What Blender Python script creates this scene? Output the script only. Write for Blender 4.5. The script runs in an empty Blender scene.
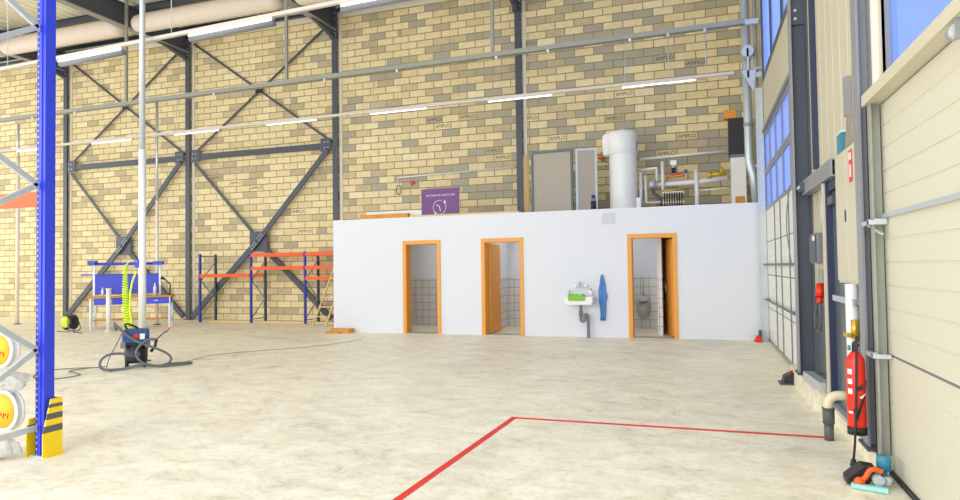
import bpy, bmesh, math, random
from mathutils import Vector, Matrix, noise
random.seed(7)
S = bpy.context.scene
C = S.collection
PI = math.pi

# ------------------------------------------------------------------ camera
yaw, pitch, roll = 0.328666, 0.02878, -0.0143833
fwd = Vector((-math.sin(yaw)*math.cos(pitch), math.cos(yaw)*math.cos(pitch), math.sin(pitch)))
rt = Vector((math.cos(yaw), math.sin(yaw), 0)); up = rt.cross(fwd)
r2 = rt*math.cos(roll) + up*math.sin(roll); u2 = -rt*math.sin(roll) + up*math.cos(roll)
cd = bpy.data.cameras.new('camera'); cam = bpy.data.objects.new('camera', cd); C.objects.link(cam)
M = Matrix((r2, u2, -fwd)).transposed().to_4x4(); M.translation = Vector((0, 0, 1.5))
cam.matrix_world = M
cd.sensor_width = 36; cd.lens = 646.57/960*36; cd.clip_start = .05; cd.clip_end = 200
S.camera = cam

# ------------------------------------------------------------------ world, light, exposure
W = bpy.data.worlds.new('world'); S.world = W; W.use_nodes = True
nt = W.node_tree; bg = nt.nodes['Background']
bg.inputs['Color'].default_value = (.93, .965, 1.0, 1); bg.inputs['Strength'].default_value = 1.25
S.view_settings.view_transform = 'Standard'; S.view_settings.look = 'None'
S.view_settings.gamma = 1; S.view_settings.use_curve_mapping = False
S.view_settings.exposure = 0.2
LED_STRENGTH = 1.6
def area(name, loc, rot, sx, sy, power, col=(1, 1, 1)):
    l = bpy.data.lights.new(name, 'AREA'); l.shape = 'RECTANGLE'; l.size = sx; l.size_y = sy; l.energy = power; l.color = col
    o = bpy.data.objects.new(name, l); C.objects.link(o); o.location = loc; o.rotation_euler = rot
    return o
# unseen fill lamps added behind the camera and at the hall's far left
area('rear_fill', (-9, -3.5, 3.2), (math.radians(80), 0, 0), 18, 5.5, 900, (1, .985, .95))
area('side_fill', (-29.5, 8, 4), (0, math.radians(-90), 0), 6, 16, 700, (1, .96, .9))

# ------------------------------------------------------------------ materials
def mat(name, col, rough=.5, metal=0, var=0, scale=8, bump=0, emit=None, estr=0, alpha=None, spec=None, trans=0):
    m = bpy.data.materials.new(name); m.use_nodes = True
    n = m.node_tree; b = n.nodes['Principled BSDF']
    b.inputs['Roughness'].default_value = rough; b.inputs['Metallic'].default_value = metal
    b.inputs['Base Color'].default_value = (*col, 1)
    if spec is not None: b.inputs['Specular IOR Level'].default_value = spec
    if trans: b.inputs['Transmission Weight'].default_value = trans
    tc = n.nodes.new('ShaderNodeTexCoord'); no = n.nodes.new('ShaderNodeTexNoise')
    no.inputs['Scale'].default_value = scale; no.inputs['Detail'].default_value = 4
    n.links.new(tc.outputs['Object'], no.inputs['Vector'])
    v = var if var else .04
    mx = n.nodes.new('ShaderNodeMix'); mx.data_type = 'RGBA'
    mx.inputs['A'].default_value = (*[c*(1-v) for c in col], 1); mx.inputs['B'].default_value = (*[min(1, c*(1+v)) for c in col], 1)
    n.links.new(no.outputs['Fac'], mx.inputs['Factor']); n.links.new(mx.outputs['Result'], b.inputs['Base Color'])
    if bump:
        bp = n.nodes.new('ShaderNodeBump'); bp.inputs['Strength'].default_value = bump; bp.inputs['Distance'].default_value = .01
        n.links.new(no.outputs['Fac'], bp.inputs['Height']); n.links.new(bp.outputs['Normal'], b.inputs['Normal'])
    if emit: b.inputs['Emission Color'].default_value = (*emit, 1); b.inputs['Emission Strength'].default_value = estr
    if alpha is not None: b.inputs['Alpha'].default_value = alpha
    return m
def srgb(r, g, b):
    f = lambda c: (c/255/12.92 if c/255 <= .04045 else ((c/255+.055)/1.055)**2.4)
    return (f(r), f(g), f(b))

K = {}
K['plaster'] = mat('white_plaster', srgb(225, 228, 235), .8, var=.02, scale=1.2)
K['white'] = mat('white_paint', srgb(238, 238, 236), .35)
K['ceramic'] = mat('ceramic', srgb(240, 240, 238), .12)
K['urinal'] = mat('grey_ceramic', srgb(190, 190, 188), .15)
K['steel'] = mat('anthracite_steel', srgb(76, 82, 94), .45, var=.12, scale=3)
K['steel_lit'] = mat('grey_and_lit_steel', srgb(150, 152, 158), .4, .2, var=.06)  # plain grey steel, also painted on dark steel where daylight catches it
K['galv'] = mat('galvanised_steel', srgb(198, 206, 210), .35, .4, var=.12, scale=20)
K['galv_dull'] = mat('dull_galvanised', srgb(158, 160, 152), .5, .3, var=.12, scale=10)
K['rail'] = mat('white_light_rail', srgb(206, 198, 188), .4)
K['led'] = mat('led_tube', (1, 1, 1), .4, emit=(1, .97, .98), estr=LED_STRENGTH)
K['blue'] = mat('blue_powder_coat', srgb(48, 66, 214), .38, var=.06)
K['blue_dark'] = mat('dark_blue_powder_coat', srgb(40, 54, 165), .4, var=.06)
K['navy'] = mat('dark_navy_paint', srgb(44, 50, 84), .4)
K['hole'] = mat('punched_hole_shadowless', srgb(190, 195, 235), .6)
K['orange'] = mat('orange_powder_coat', srgb(232, 92, 24), .4, var=.06)
K['yellow'] = mat('yellow_plastic', srgb(250, 216, 10), .45)
K['stripe'] = mat('grey_stripe', srgb(96, 94, 98), .6)
K['black'] = mat('black_plastic', srgb(34, 35, 40), .45)
K['grey'] = mat('grey_plastic', srgb(120, 122, 128), .5)
K['hose'] = mat('grey_hose', srgb(100, 102, 112), .5)
K['cable'] = mat('black_cable', srgb(96, 94, 94), .6)
K['navyblue'] = mat('blue_plastic', srgb(26, 76, 130), .45)
K['teal'] = mat('teal_plastic', srgb(60, 135, 165), .45)
K['cyan'] = mat('pale_cyan_plastic', srgb(150, 215, 210), .5)
K['darkframe'] = mat('slate_frame', srgb(88, 108, 118), .5)
K['tan'] = mat('tan_board', srgb(196, 168, 122), .8, var=.08)
K['amber'] = mat('amber_plastic', srgb(232, 150, 48), .5)
K['red'] = mat('red_paint', srgb(226, 44, 22), .3)
K['redline'] = mat('red_floor_tape', srgb(226, 52, 44), .6, var=.18, scale=6)
K['lime'] = mat('lime_plastic', srgb(214, 240, 30), .4)
K['green'] = mat('green_cloth', srgb(140, 205, 66), .8, var=.3, scale=30)
K['towel'] = mat('blue_towel', srgb(96, 148, 212), .9, var=.15, scale=25, bump=.5)
K['copper'] = mat('copper_pipe', srgb(214, 130, 80), .35, .4)
K['brass'] = mat('brass', srgb(214, 180, 70), .35, .5)
K['purple'] = mat('purple_panel', srgb(112, 66, 128), .5, var=.1, scale=2)
K['purpletext'] = mat('pale_print', srgb(236, 222, 240), .6)
K['card'] = mat('grey_cardboard', srgb(178, 168, 155), .8, var=.05, scale=12)
K['card_dark'] = mat('grey_felt', srgb(140, 138, 134), .85, var=.05, scale=12)
K['wood'] = mat('oak_door_wood', srgb(232, 160, 62), .45, var=.08, scale=5)
K['plank'] = mat('orange_timber', srgb(214, 146, 62), .7, var=.2, scale=6)
K['palewood'] = mat('pale_timber', srgb(226, 196, 140), .7, var=.12, scale=8)
K['cream'] = mat('cream_sandwich_panel', srgb(208, 201, 177), .42, var=.02, scale=.8)
K['doorcream'] = mat('sectional_door_skin', srgb(214, 210, 190), .45, var=.03, scale=1.0)
K['doorwhite'] = mat('white_gate_skin', srgb(238, 238, 230), .4, var=.02)
K['joint'] = mat('panel_joint', srgb(120, 122, 126), .6)
K['strip'] = mat('pale_sealant', srgb(240, 232, 216), .7)
K['deck'] = mat('cream_roof_deck', srgb(240, 235, 214), .6, var=.06, scale=2)
K['duct'] = mat('beige_duct_wrap', srgb(226, 212, 198), .75, var=.05, scale=4)
K['glassdark'] = mat('dark_door_panel', srgb(88, 98, 104), .25, var=.25, scale=5)
K['pvc'] = mat('beige_pvc', srgb(228, 214, 180), .4)
K['couple'] = mat('grey_rubber', srgb(92, 92, 88), .6)
K['text'] = mat('block_stencil_ink', srgb(104, 92, 72), .9)
K['vent'] = mat('vent_grille', srgb(208, 210, 214), .6)
K['rubber'] = mat('rubber', srgb(50, 52, 54), .8)
K['label_y'] = mat('orange_yellow_label', srgb(244, 186, 34), .6, var=.25, scale=9)
K['label_r'] = mat('red_print', srgb(220, 84, 40), .6)
K['redsign'] = mat('red_sign', srgb(222, 60, 66), .5)
K['stencilwhite'] = mat('white_print', srgb(240, 226, 220), .6)

def node_mat(name):
    m = bpy.data.materials.new(name); m.use_nodes = True
    return m, m.node_tree, m.node_tree.nodes['Principled BSDF']
def L(n, a, b): n.links.new(a, b)
def ramp(n, stops):
    r = n.nodes.new('ShaderNodeValToRGB'); e = r.color_ramp.elements
    e[0].position, e[0].color = stops[0][0], (*stops[0][1], 1)
    e[1].position, e[1].color = stops[1][0], (*stops[1][1], 1)
    for p, c in stops[2:]:
        q = e.new(p); q.color = (*c, 1)
    return r
# block masonry: 500 x 200 mm blocks, ochre with some grey ones
m, n, b = node_mat('ochre_block_masonry'); K['block'] = m
tc = n.nodes.new('ShaderNodeTexCoord'); sp = n.nodes.new('ShaderNodeSeparateXYZ'); cb = n.nodes.new('ShaderNodeCombineXYZ')
L(n, tc.outputs['Object'], sp.inputs[0]); L(n, sp.outputs['X'], cb.inputs['X']); L(n, sp.outputs['Z'], cb.inputs['Y'])
def brick(c1, c2, mortar, bias=0):
    q = n.nodes.new('ShaderNodeTexBrick'); L(n, cb.outputs[0], q.inputs['Vector'])
    q.offset = .5; q.inputs['Scale'].default_value = 1; q.inputs['Brick Width'].default_value = .5; q.inputs['Row Height'].default_value = .2
    q.inputs['Mortar Size'].default_value = .012; q.inputs['Mortar Smooth'].default_value = .35; q.inputs['Bias'].default_value = bias
    q.inputs['Color1'].default_value = (*c1, 1); q.inputs['Color2'].default_value = (*c2, 1); q.inputs['Mortar'].default_value = (*mortar, 1)
    return q
bk = brick((0, 0, 0), (1, 1, 1), (.5, .5, .5))
rp = ramp(n, [(0, srgb(192, 179, 146)), (.12, srgb(198, 184, 150)), (.18, srgb(210, 194, 154)), (.26, srgb(230, 212, 165)), (.6, srgb(241, 224, 178)), (.85, srgb(232, 214, 167)), (1, srgb(244, 230, 190))])
L(n, bk.outputs['Color'], rp.inputs[0])
nz = n.nodes.new('ShaderNodeTexNoise'); nz.inputs['Scale'].default_value = 7; nz.inputs['Detail'].default_value = 6; L(n, tc.outputs['Object'], nz.inputs['Vector'])
nb = n.nodes.new('ShaderNodeTexNoise'); nb.inputs['Scale'].default_value = .45; nb.inputs['Detail'].default_value = 2; L(n, tc.outputs['Object'], nb.inputs['Vector'])
mr = n.nodes.new('ShaderNodeMapRange'); mr.inputs[3].default_value = .8; mr.inputs[4].default_value = 1.15; L(n, nz.outputs['Fac'], mr.inputs[0])
mu = n.nodes.new('ShaderNodeVectorMath'); mu.operation = 'SCALE'; L(n, rp.outputs[0], mu.inputs[0]); L(n, mr.outputs[0], mu.inputs['Scale'])
# greyer blocks towards the right of the hall
mg = n.nodes.new('ShaderNodeMapRange'); mg.inputs[1].default_value = -12; mg.inputs[2].default_value = -5; mg.inputs[3].default_value = 0; mg.inputs[4].default_value = .27
L(n, sp.outputs['X'], mg.inputs[0])
bk2 = brick((0, 0, 0), (1, 1, 1), (1, 1, 1)); mp = n.nodes.new('ShaderNodeMapping'); mp.inputs['Location'].default_value = (40, 30, 0)
L(n, cb.outputs[0], mp.inputs[0]); L(n, mp.outputs[0], bk2.inputs['Vector'])
lt = n.nodes.new('ShaderNodeMath'); lt.operation = 'LESS_THAN'; L(n, bk2.outputs['Color'], lt.inputs[0]); L(n, mg.outputs[0], lt.inputs[1])
mx = n.nodes.new('ShaderNodeMix'); mx.data_type = 'RGBA'; L(n, lt.outputs[0], mx.inputs['Factor']); L(n, mu.outputs[0], mx.inputs['A']); mx.inputs['B'].default_value = (*srgb(178, 172, 152), 1)
mm = n.nodes.new('ShaderNodeMix'); mm.data_type = 'RGBA'; L(n, bk.outputs['Fac'], mm.inputs['Factor']); L(n, mx.outputs['Result'], mm.inputs['A']); mm.inputs['B'].default_value = (*srgb(156, 138, 98), 1)
L(n, mm.outputs['Result'], b.inputs['Base Color']); b.inputs['Roughness'].default_value = .9
iv = n.nodes.new('ShaderNodeMath'); iv.operation = 'SUBTRACT'; iv.inputs[0].default_value = 1; L(n, bk.outputs['Fac'], iv.inputs[1])
bp = n.nodes.new('ShaderNodeBump'); bp.inputs['Distance'].default_value = .02; bp.inputs['Strength'].default_value = .7; L(n, iv.outputs[0], bp.inputs['Height']); L(n, bp.outputs[0], b.inputs['Normal'])

# concrete floor
m, n, b = node_mat('polished_concrete'); K['floor'] = m
tc = n.nodes.new('ShaderNodeTexCoord')
def nse(scale, det, rough=.6, sx=1, sy=1, dist=0):
    mp = n.nodes.new('ShaderNodeMapping'); mp.inputs['Scale'].default_value = (sx, sy, 1); L(n, tc.outputs['Object'], mp.inputs[0])
    q = n.nodes.new('ShaderNodeTexNoise'); q.inputs['Scale'].default_value = scale; q.inputs['Detail'].default_value = det; q.inputs['Roughness'].default_value = rough
    q.inputs['Distortion'].default_value = dist; L(n, mp.outputs[0], q.inputs['Vector']); return q
a1 = nse(.42, 6, .65, 1, 1, .8); a2 = nse(2.6, 9, .78, 1, 1.5, .7); a3 = nse(16, 5, .75)
r1 = ramp(n, [(.34, srgb(200, 194, 174)), (.48, srgb(246, 237, 210)), (.66, srgb(255, 247, 222))]); L(n, a1.outputs['Fac'], r1.inputs[0])
r2_ = ramp(n, [(.3, srgb(164, 156, 134)), (.44, srgb(228, 220, 196)), (.6, srgb(255, 250, 234))]); L(n, a2.outputs['Fac'], r2_.inputs[0])
x1 = n.nodes.new('ShaderNodeMix'); x1.data_type = 'RGBA'; x1.inputs['Factor'].default_value = .6; L(n, r1.outputs[0], x1.inputs['A']); L(n, r2_.outputs[0], x1.inputs['B'])
r3 = ramp(n, [(.32, (.66, .65, .62)), (.52, (1, 1, 1))]); L(n, a3.outputs['Fac'], r3.inputs[0])
x2 = n.nodes.new('ShaderNodeMix'); x2.data_type = 'RGBA'; x2.blend_type = 'MULTIPLY'; x2.inputs['Factor'].default_value = .45; L(n, x1.outputs['Result'], x2.inputs['A']); L(n, r3.outputs[0], x2.inputs['B'])
L(n, x2.outputs['Result'], b.inputs['Base Color']); b.inputs['Roughness'].default_value = .42; b.inputs['Specular IOR Level'].default_value = .35
rr = n.nodes.new('ShaderNodeMapRange'); rr.inputs[3].default_value = .3; rr.inputs[4].default_value = .65; L(n, a2.outputs['Fac'], rr.inputs[0]); L(n, rr.outputs[0], b.inputs['Roughness'])
bp = n.nodes.new('ShaderNodeBump'); bp.inputs['Strength'].default_value = .15; bp.inputs['Distance'].default_value = .005; L(n, a2.outputs['Fac'], bp.inputs['Height']); L(n, bp.outputs[0], b.inputs['Normal'])

# blue painted darker for the shaded side face, with pale punched slots
m, n, b = node_mat('shaded_blue_perforated'); K['blue_holes'] = m
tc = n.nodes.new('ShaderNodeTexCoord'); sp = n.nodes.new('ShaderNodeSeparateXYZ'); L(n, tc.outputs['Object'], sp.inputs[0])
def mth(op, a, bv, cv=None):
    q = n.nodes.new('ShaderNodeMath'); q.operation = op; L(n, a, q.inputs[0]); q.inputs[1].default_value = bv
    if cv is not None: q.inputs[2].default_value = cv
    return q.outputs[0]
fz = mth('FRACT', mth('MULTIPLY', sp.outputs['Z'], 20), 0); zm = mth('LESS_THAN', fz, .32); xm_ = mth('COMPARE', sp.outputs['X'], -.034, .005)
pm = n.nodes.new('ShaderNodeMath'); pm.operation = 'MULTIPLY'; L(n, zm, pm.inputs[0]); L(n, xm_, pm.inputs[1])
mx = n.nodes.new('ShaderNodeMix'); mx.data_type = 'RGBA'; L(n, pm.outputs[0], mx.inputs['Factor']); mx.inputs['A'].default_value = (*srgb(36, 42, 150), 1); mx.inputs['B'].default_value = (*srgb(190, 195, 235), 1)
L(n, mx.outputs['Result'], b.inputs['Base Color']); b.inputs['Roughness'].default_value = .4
# tiles
m, n, b = node_mat('grey_wall_tile'); K['tile'] = m
tc = n.nodes.new('ShaderNodeTexCoord'); sp = n.nodes.new('ShaderNodeSeparateXYZ'); cb = n.nodes.new('ShaderNodeCombineXYZ'); ad = n.nodes.new('ShaderNodeMath'); ad.operation = 'ADD'
L(n, tc.outputs['Object'], sp.inputs[0]); L(n, sp.outputs['X'], ad.inputs[0]); L(n, sp.outputs['Y'], ad.inputs[1]); L(n, ad.outputs[0], cb.inputs['X']); L(n, sp.outputs['Z'], cb.inputs['Y'])
q = n.nodes.new('ShaderNodeTexBrick'); q.offset = 0; q.inputs['Scale'].default_value = 1; q.inputs['Brick Width'].default_value = .2; q.inputs['Row Height'].default_value = .2; q.inputs['Mortar Size'].default_value = .006
q.inputs['Color1'].default_value = (*srgb(226, 224, 220), 1); q.inputs['Color2'].default_value = (*srgb(220, 219, 216), 1); q.inputs['Mortar'].default_value = (*srgb(150, 148, 146), 1)
L(n, cb.outputs[0], q.inputs['Vector']); L(n, q.outputs['Color'], b.inputs['Base Color']); b.inputs['Roughness'].default_value = .25

# daylight glazing: pale blue translucent polycarbonate
def glazing(name, tcol, scol, fac):
    m = bpy.data.materials.new(name); m.use_nodes = True; n = m.node_tree; n.nodes.clear()
    o = n.nodes.new('ShaderNodeOutputMaterial'); t = n.nodes.new('ShaderNodeBsdfTranslucent'); t.inputs[0].default_value = (*scol, 1)
    p = n.nodes.new('ShaderNodeBsdfTransparent'); p.inputs[0].default_value = (*tcol, 1)
    mx = n.nodes.new('ShaderNodeMixShader'); g = n.nodes.new('ShaderNodeBsdfGlossy'); g.inputs['Roughness'].default_value = .15; g2 = n.nodes.new('ShaderNodeMixShader'); g2.inputs[0].default_value = .08
    nz = n.nodes.new('ShaderNodeTexNoise'); tc = n.nodes.new('ShaderNodeTexCoord'); mp = n.nodes.new('ShaderNodeMapping'); mp.inputs['Scale'].default_value = (1, 5, .4)
    L(n, tc.outputs['Object'], mp.inputs[0]); L(n, mp.outputs[0], nz.inputs['Vector']); nz.inputs['Scale'].default_value = 2.5
    mr = n.nodes.new('ShaderNodeMapRange'); mr.inputs[3].default_value = max(0, fac-.25); mr.inputs[4].default_value = min(1, fac+.25); L(n, nz.outputs['Fac'], mr.inputs[0]); L(n, mr.outputs[0], mx.inputs[0])
    L(n, p.outputs[0], mx.inputs[1]); L(n, t.outputs[0], mx.inputs[2]); L(n, mx.outputs[0], g2.inputs[1]); L(n, g.outputs[0], g2.inputs[2]); L(n, g2.outputs[0], o.inputs[0])
    return m
K['glaze'] = glazing('blue_tinted_glazing', srgb(206, 218, 250), srgb(176, 196, 250), .5)
K['glaze_pale'] = glazing('pale_blue_glazing', srgb(196, 212, 252), srgb(186, 206, 254), .5)
# crumpled film
m, n, b = node_mat('clear_plastic_film'); K['film'] = m
b.inputs['Base Color'].default_value = (*srgb(232, 234, 236), 1); b.inputs['Roughness'].default_value = .2; b.inputs['Alpha'].default_value = .5
nz = n.nodes.new('ShaderNodeTexNoise'); nz.inputs['Scale'].default_value = 14; nz.inputs['Detail'].default_value = 4; bp = n.nodes.new('ShaderNodeBump'); bp.inputs['Distance'].default_value = .03; L(n, nz.outputs['Fac'], bp.inputs['Height']); L(n, bp.outputs[0], b.inputs['Normal'])
# ribbed black and white heat exchanger
# ------------------------------------------------------------------ mesh helpers
class MB:
    def __init__(s): s.v = []; s.f = []; s.m = []; s.sm = []
    def add(s, vs, fs, mi=0, smooth=False):
        o = len(s.v); s.v += [Vector(v) for v in vs]
        for f in fs: s.f.append([i+o for i in f]); s.m.append(mi); s.sm.append(smooth)
        return s
    def box(s, x0, x1, y0, y1, z0, z1, mi=0):
        x0, x1 = min(x0, x1), max(x0, x1); y0, y1 = min(y0, y1), max(y0, y1); z0, z1 = min(z0, z1), max(z0, z1)
        v = [(x, y, z) for x in (x0, x1) for y in (y0, y1) for z in (z0, z1)]
        return s.add(v, [(0, 1, 3, 2), (4, 6, 7, 5), (0, 4, 5, 1), (2, 3, 7, 6), (0, 2, 6, 4), (1, 5, 7, 3)], mi)
    def bar(s, a, b, w, h, upv=(0, 0, 1), mi=0):
        a, b = Vector(a), Vector(b); d = (b-a).normalized(); u = Vector(upv)
        if abs(d.dot(u)) > .98: u = Vector((1, 0, 0))
        r = d.cross(u).normalized(); u = r.cross(d).normalized()
        v = [p + r*sx*w/2 + u*sz*h/2 for p in (a, b) for sx in (-1, 1) for sz in (-1, 1)]
        return s.add(v, [(0, 1, 3, 2), (4, 6, 7, 5), (0, 4, 5, 1), (2, 3, 7, 6), (0, 2, 6, 4), (1, 5, 7, 3)], mi)
    def tube(s, pts, r, n=10, mi=0, closed=False):
        P = [Vector(p) for p in pts]; N = len(P); rs = r if isinstance(r, (list, tuple)) else [r]*N
        vs = []; pu = None
        for i, p in enumerate(P):
            if closed: d = P[(i+1) % N]-P[i-1]
            else: d = P[min(i+1, N-1)]-P[max(i-1, 0)]
            d.normalize()
            if pu is None: pu = Vector((0, 0, 1)) if abs(d.z) < .9 else Vector((1, 0, 0))
            a = d.cross(pu).normalized(); pu = a.cross(d).normalized()
            for k in range(n):
                t = 2*PI*k/n; vs.append(p + (a*math.cos(t)+pu*math.sin(t))*rs[i])
        fs = []
        for i in range(N if closed else N-1):
            j = (i+1) % N
            for k in range(n): fs.append((i*n+k, j*n+k, j*n+(k+1) % n, i*n+(k+1) % n))
        s.add(vs, fs, mi, True)
        if not closed:
            o = len(s.v)-len(vs)
            s.f.append([o+k for k in range(n)]); s.m.append(mi); s.sm.append(False)
            s.f.append([o+(N-1)*n+k for k in reversed(range(n))]); s.m.append(mi); s.sm.append(False)
        return s
    def cyl(s, a, b, r, n=20, mi=0, r2=None): return s.tube([a, b], [r, r if r2 is None else r2], n, mi)
    def lathe(s, c, prof, n=28, mi=0, axis='z'):
        vs = []; c = Vector(c)
        for (r, h) in prof:
            for k in range(n):
                t = 2*PI*k/n
                if axis == 'z': vs.append(c+Vector((r*math.cos(t), r*math.sin(t), h)))
                elif axis == 'y': vs.append(c+Vector((r*math.cos(t), h, r*math.sin(t))))
                else: vs.append(c+Vector((h, r*math.cos(t), r*math.sin(t))))
        N = len(prof); fs = [(i*n+k, i*n+(k+1) % n, (i+1)*n+(k+1) % n, (i+1)*n+k) for i in range(N-1) for k in range(n)]
        return s.add(vs, fs, mi, True)
    def prism(s, pts, axis, a, b, mi=0):
        def P(p, h):
            return {'x': (h, p[0], p[1]), 'y': (p[0], h, p[1]), 'z': (p[0], p[1], h)}[axis]
        n = len(pts); v = [P(p, a) for p in pts]+[P(p, b) for p in pts]
        f = [tuple(range(n)), tuple(range(2*n-1, n-1, -1))]+[(i, i+n, (i+1) % n+n, (i+1) % n) for i in range(n)]
        return s.add(v, f, mi)
def base_of(o):
    p = Vector((0, 0, 0))
    while o is not None: p = p+o.location; o = o.parent
    return p
def part(name, mb, mats, parent=None, label=None, bevel=0, kind=None):
    me = bpy.data.meshes.new(name); off = base_of(parent)
    me.from_pydata([tuple(v-off) for v in mb.v], [], mb.f)
    if not isinstance(mats, (list, tuple)): mats = [mats]
    for m in mats: me.materials.append(K[m] if isinstance(m, str) else m)
    for p, mi, sm in zip(me.polygons, mb.m, mb.sm): p.material_index = mi; p.use_smooth = sm
    bm = bmesh.new(); bm.from_mesh(me); bmesh.ops.recalc_face_normals(bm, faces=bm.faces); bm.to_mesh(me); bm.free()
    o = bpy.data.objects.new(name, me); C.objects.link(o)
    if parent: o.parent = parent
    if label: o['label'] = label
    if kind: o['kind'] = kind
    if bevel:
        md = o.modifiers.new('bevel', 'BEVEL'); md.width = bevel; md.segments = 2; md.limit_method = 'ANGLE'
    return o
def thing(name, label, cat, loc=(0, 0, 0), group=None, kind=None):
    o = bpy.data.objects.new(name, None); C.objects.link(o); o.location = loc; o.empty_display_size = .1
    if label: o['label'] = label
    if cat: o['category'] = cat
    if group: o['group'] = group
    if kind: o['kind'] = kind
    return o
def single(name, mb, mats, label, cat, group=None, kind=None, bevel=0):
    o = part(name, mb, mats, bevel=bevel)
    # put the origin at the mesh's base
    vs = [v.co for v in o.data.vertices]
    c = Vector((sum(v.x for v in vs)/len(vs), sum(v.y for v in vs)/len(vs), min(v.z for v in vs)))
    for v in o.data.vertices: v.co -= c
    o.location = c
    o['label'] = label; o['category'] = cat
    if group: o['group'] = group
    if kind: o['kind'] = kind
    return o
def struct(name, mb, mats, bevel=0):
    return part(name, mb, mats, bevel=bevel, kind='structure')
def dup(root, loc, label=None, group=None):
    def cp(o, par):
        c = o.copy(); C.objects.link(c)
        if par: c.parent = par
        for ch in o.children: cp(ch, c)
        return c
    r = cp(root, None); r.location = loc
    if label: r['label'] = label
    if group: r['group'] = group
    return r
def text(name, s, loc, size, mt, parent, rot=(PI/2, 0, 0), ex=.001, sx=1):
    cu = bpy.data.curves.new(name, 'FONT'); cu.body = s; cu.size = size; cu.extrude = ex; cu.align_x = 'CENTER'; cu.align_y = 'CENTER'
    t = bpy.data.objects.new(name+'_tmp', cu); C.objects.link(t)
    dg = bpy.context.evaluated_depsgraph_get(); me = bpy.data.meshes.new_from_object(t.evaluated_get(dg)); me.materials.clear(); me.materials.append(K[mt])
    bpy.data.objects.remove(t)
    o = bpy.data.objects.new(name, me); C.objects.link(o); o.parent = parent; o.location = Vector(loc)-base_of(parent); o.rotation_euler = rot; o.scale = (sx, 1, 1)
    return o
def arc(c, r, a0, a1, n, plane='xz'):
    o = []
    for i in range(n+1):
        t = math.radians(a0+(a1-a0)*i/n); u, v = r*math.cos(t), r*math.sin(t)
        o.append({'xz': (c[0]+u, c[1], c[2]+v), 'xy': (c[0]+u, c[1]+v, c[2]), 'yz': (c[0], c[1]+u, c[2]+v)}[plane])
    return o
def smooth(pts, it=2, closed=False):
    P = [Vector(p) for p in pts]
    for _ in range(it):
        Q = [] if closed else [P[0]]
        R = range(len(P)) if closed else range(len(P)-1)
        for i in R:
            a, b = P[i], P[(i+1) % len(P)]; Q += [a*.75+b*.25, a*.25+b*.75]
        if not closed: Q.append(P[-1])
        P = Q
    return P

# ------------------------------------------------------------------ the setting
YB, XR, YF = 16.7, 1.25, 13.92     # back wall, right wall, front of the white room block
ZC = 9.46
fl_ = MB().box(-30, XR+.4, -4, YB+.3, -.2, 0); struct('floor', fl_, 'floor')
wb = struct('wall_back', MB().box(-30, XR+.3, YB, YB+.3, 0, 9.02), 'block')
struct('wall_left', MB().box(-30.3, -30, 2, YB+.3, 0, 2.5), 'plaster')
# stencilled words on single blocks
for (x, z) in [(-8.72, 7.35), (-6.72, 5.75), (-5.75, 5.72), (-4.22, 5.5), (-.97, 6.72), (.28, 6.55), (-4.2, 7.5), (-5.3, 4.75), (-3.1, 4.9), (-1.9, 5.3), (-.15, 4.73), (-.9, 4.3),
               (.25, 6.07), (-5.0, 4.45), (-13.7, 4.2), (-14.2, 4.55), (-12.6, 4.0), (-11.3, 3.35), (-11.2, 2.75), (-7.0, 5.5), (-1.7, 5.95)]:
    cx = round(x/.5)*.5+.25; row = int(z/.2); cz = row*.2+.1
    cx = math.floor(x/.5)*.5+(0 if row % 2 == 0 else .25)
    text('block_stencil', 'AMPLO', (cx, YB-.002, cz), .13, 'text', wb)
# roof deck: trapezoidal sheet, ribs running along Y
d = MB(); x = -30.0; prof = []
while x < XR+.3: prof += [(x, ZC+.06), (x+.05, ZC), (x+.17, ZC), (x+.22, ZC+.06)]; x += .3
vs = [(px_, y, z) for y in (7.4, YB+.3) for px_, z in prof]; N = len(prof)
d.add(vs, [(i, i+1, i+1+N, i+N) for i in range(N-1)])
d.box(-30, XR+.3, 7.4, YB+.3, ZC+.08, ZC+.12)
struct('ceiling', d, 'deck')
struct('trim_1', MB().box(-30, XR, YB-.06, YB+.25, 9.02, 9.17), 'strip')
eb = MB(); eb.box(-30, XR, YB-.16, YB+.1, 9.17, 9.2).box(-30, XR, YB+.0, YB+.03, 9.2, 9.43).box(-30, XR, YB-.16, YB+.1, 9.43, 9.455)
struct('trim_2', eb, 'steel')
struct('trim_3', MB().box(-30, XR, YB-.2, YB-.17, 9.24, 9.28), 'galv')

# purlins
for i, y in enumerate((14.75, 12.6, 10.45, 8.3, 6.15)):
    p = MB().box(-30, XR, y-.06, y+.06, 9.44, 9.455).box(-30, XR, y-.012, y+.012, 9.27, 9.45).box(-30, XR, y-.06, y+.06, 9.255, 9.27)
    single('roof_purlin', p, 'steel', ['dark steel purlin under the roof deck nearest the block wall', 'second dark steel roof purlin out from the block wall', 'third dark steel roof purlin out from the block wall',
           'fourth dark steel roof purlin out from the block wall', 'fifth dark steel roof purlin out from the block wall'][i], 'roof beam', 'purlins under the roof deck')
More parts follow.
